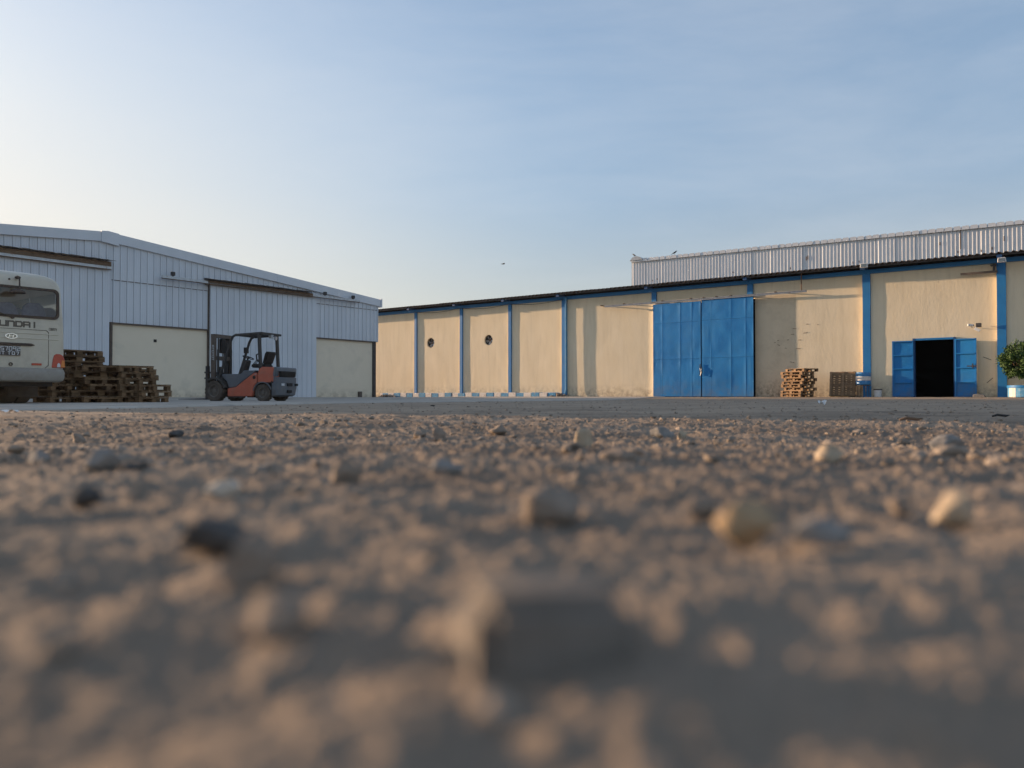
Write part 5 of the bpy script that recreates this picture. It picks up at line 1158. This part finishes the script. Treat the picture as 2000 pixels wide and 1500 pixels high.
# backing mirror on its roof arm, wiper
mi = MB().tube([(0.10,0.06,2.36),(0.10,-0.10,2.34),(0.07,-0.19,2.13)], 0.014, 6).lathe([(0.0,2.33),(0.05,2.335),(0.05,2.36),(0.0,2.385)], (0.10,-0.02,0.02), 'z', 12).build('mirror_arm', M['rubber_brown'], bus, smoothed=True)
MB().lathe([(0,0.055),(0.06,0.045),(0.12,0.01),(0.135,-0.02),(0.12,-0.03),(0,-0.03)], (0.03,-0.20,2.08), 'z', 20).build('mirror', M['rubber_brown'], bus, smoothed=True)
MB().bar((0.02,-0.03,1.61),(-0.30,-0.035,1.72),0.022,0.015).tube([(0.02,0.0,1.615),(0.02,-0.05,1.615)], 0.026, 8).build('wiper', M['rubber_brown'], bus)
MB().lathe([(0.0,-0.012),(0.018,-0.01),(0.018,0.03)], (-0.02,yrear(2.3)+0.005,2.33), 'y', 10).build('roof_rivet', M['rubber_brown'], bus)

# ================================================================== BIRDS
def bird(name, lab, p, yaw, pose, s=1.0):
    t = thing(name, lab, 'bird', p, yaw, None)
    if pose == 'perch':
        spine = [(-0.16,0.10),(-0.10,0.13),(0,0.18),(0.09,0.235),(0.13,0.275),(0.17,0.295),(0.20,0.29)]; rad = [0.012,0.04,0.062,0.052,0.036,0.034,0.012]
        MB().tube([(x*s,0,z*s) for x, z in spine], [r*s for r in rad], 10).build('body', M['crow'], t, smoothed='all')
        MB().prism([(0.19*s,0.275*s),(0.255*s,0.277*s),(0.195*s,0.302*s)], -0.010*s, 0.010*s, 'y').build('beak', M['crow'], t)
        MB().add([(-0.10*s,0.028*s,0.125*s),(-0.10*s,-0.028*s,0.125*s),(-0.29*s,-0.036*s,0.035*s),(-0.29*s,0.036*s,0.035*s),(-0.10*s,0.02*s,0.105*s),(-0.10*s,-0.02*s,0.105*s),(-0.29*s,-0.03*s,0.025*s),(-0.29*s,0.03*s,0.025*s)], [(0,1,2,3),(7,6,5,4),(0,4,5,1),(1,5,6,2),(2,6,7,3),(3,7,4,0)]).build('tail', M['crow'], t)
        for sd in (1,-1):
            MB().add([(0.08*s,sd*0.05*s,0.24*s),(-0.02*s,sd*0.068*s,0.20*s),(-0.22*s,sd*0.03*s,0.075*s),(-0.06*s,sd*0.062*s,0.13*s),(0.06*s,sd*0.058*s,0.18*s)], [(0,1,2,3,4)]).build('wing', M['crow'], t)
            MB().tube([(0.01*s,sd*0.025*s,0.14*s),(0.0,sd*0.028*s,0.07*s),(0.02*s,sd*0.028*s,0.0)], 0.006*s, 5).build('leg', M['crow'], t)
    else:
        MB().tube([(-0.2*s,0,0),(-0.1*s,0,0),(0,0,0),(0.1*s,0,0.01*s),(0.16*s,0,0.015*s),(0.21*s,0,0.01*s)], [0.02*s,0.045*s,0.06*s,0.045*s,0.032*s,0.008*s], 10).build('body', M['crow'], t, smoothed='all')
        for sd in (1,-1):
            top = [(0.09,0.03,0.03),(0.12,0.20,0.075),(0.05,0.42,0.04),(-0.07,0.46,0.03),(-0.07,0.22,0.06),(-0.09,0.03,0.02)]
            v = [(a*s, sd*b*s, c*s) for a, b, c in top]; nn = len(v)
            MB().add(v+[(a,b,c-0.008*s) for a, b, c in v], [tuple(range(nn)), tuple(range(2*nn-1,nn-1,-1))]+[(i,i+nn,(i+1)%nn+nn,(i+1)%nn) for i in range(nn)]).build('wing', M['crow'], t)
        MB().add([(-0.17*s,0.02*s,0),(-0.17*s,-0.02*s,0),(-0.32*s,-0.06*s,0),(-0.32*s,0.06*s,0)], [(0,1,2,3)]).build('tail', M['crow'], t)
x, z = FH.at(1237, 507); bird('perched_crow', 'small dark bird perched on the left end of the white sheet roof', FH.w(HX0+0.18, -0.02, HT+0.17), FH.a+math.pi*0.9, 'perch', 0.68)
x, z = FH.at(1318, 498); bird('perched_crow', 'dark bird leaning forward on the white sheet roof edge, second from its end', FH.w(x, -0.05, HT+0.06), FH.a+math.pi*0.05, 'perch', 0.72)
d = ray(983, 515.5); pb = Vector((0,0,CAMZ))+d*70; bird('flying_bird', 'dark bird gliding alone in the pale sky', pb, R(20), 'fly', 0.8)

# ================================================================== small litter on the yard
def litter(px, py, w, lab, cat, m, name, seed, hgt=0.02):
    x, y, t_ = ghit(px, py); s = w*y/FPX; rg = random.Random(seed); mb = MB(); n = 9
    o_ = len(mb.v)
    mb.grid(lambda u, v: ((u-0.5)*s*(1-0.25*abs(v-0.5)), (v-0.5)*s*1.2*(0.8+0.3*math.sin(u*5+seed)), hgt*(0.6+float(fbm(u*3+seed, v*3, 5, 2)))), 8, 8)
    o = mb.build(name, m, smoothed='all', fix=False); o.location = (x, y, gzz(x, y)+0.03); o.rotation_euler = (0,0,seed); tag(o, lab, cat)
litter(1606, 798.5, 15, 'crumpled bluish white scrap of plastic on the dirt at the right', 'litter', M['white'], 'plastic_scrap', 3, 0.07)
litter(8, 814.5, 44, 'flat pale patch on the dirt at the left edge', 'litter', M['white'], 'pale_patch', 1, 0.02)  # pale ground patch built as a thin raised surface
for (px, py, w, lab, nm, mk, sd) in ((1955,818,34,'thin dark stick lying on the dirt at the far right','stick','fl_black',4),(1780,826,46,'low dark strip of wood on the dirt right of the middle','wood_strip','rust',6),(845,795,9,'little dark bent twig in front of the painted kerb','twig','fl_black',8)):
    x, y, t_ = ghit(px, py); s = w*y/FPX; rg = random.Random(sd); z = gzz(x, y)
    o = MB().tube([(-s/2,0,0.012),(-s/6,s*0.05,0.022),(s/4,-s*0.03,0.015),(s/2,s*0.04,0.02)], [0.006,0.010,0.010,0.004], 6).build(nm, M[mk], smoothed='all'); o.location = (x, y, z+0.005); tag(o, lab, nm.replace('_', ' '))

# ================================================================== thin haze volume added to hint at lens flare
hm = bpy.data.materials.new('flare_haze'); hm.use_nodes = True; t = hm.node_tree; t.nodes.clear()
o_ = t.nodes.new('ShaderNodeOutputMaterial'); v_ = t.nodes.new('ShaderNodeVolumePrincipled')
v_.inputs['Color'].default_value = (0.95, 0.93, 0.90, 1); v_.inputs['Density'].default_value = 0.0004; v_.inputs['Anisotropy'].default_value = 0.80
t.links.new(v_.outputs[0], o_.inputs['Volume'])
hz_ = MB().box(-440, 440, -440, 440, -1.2, 9.5).build('flare_haze', hm); tag(hz_, 'thin haze volume over the yard, standing in for lens flare', None, None, 'stuff')
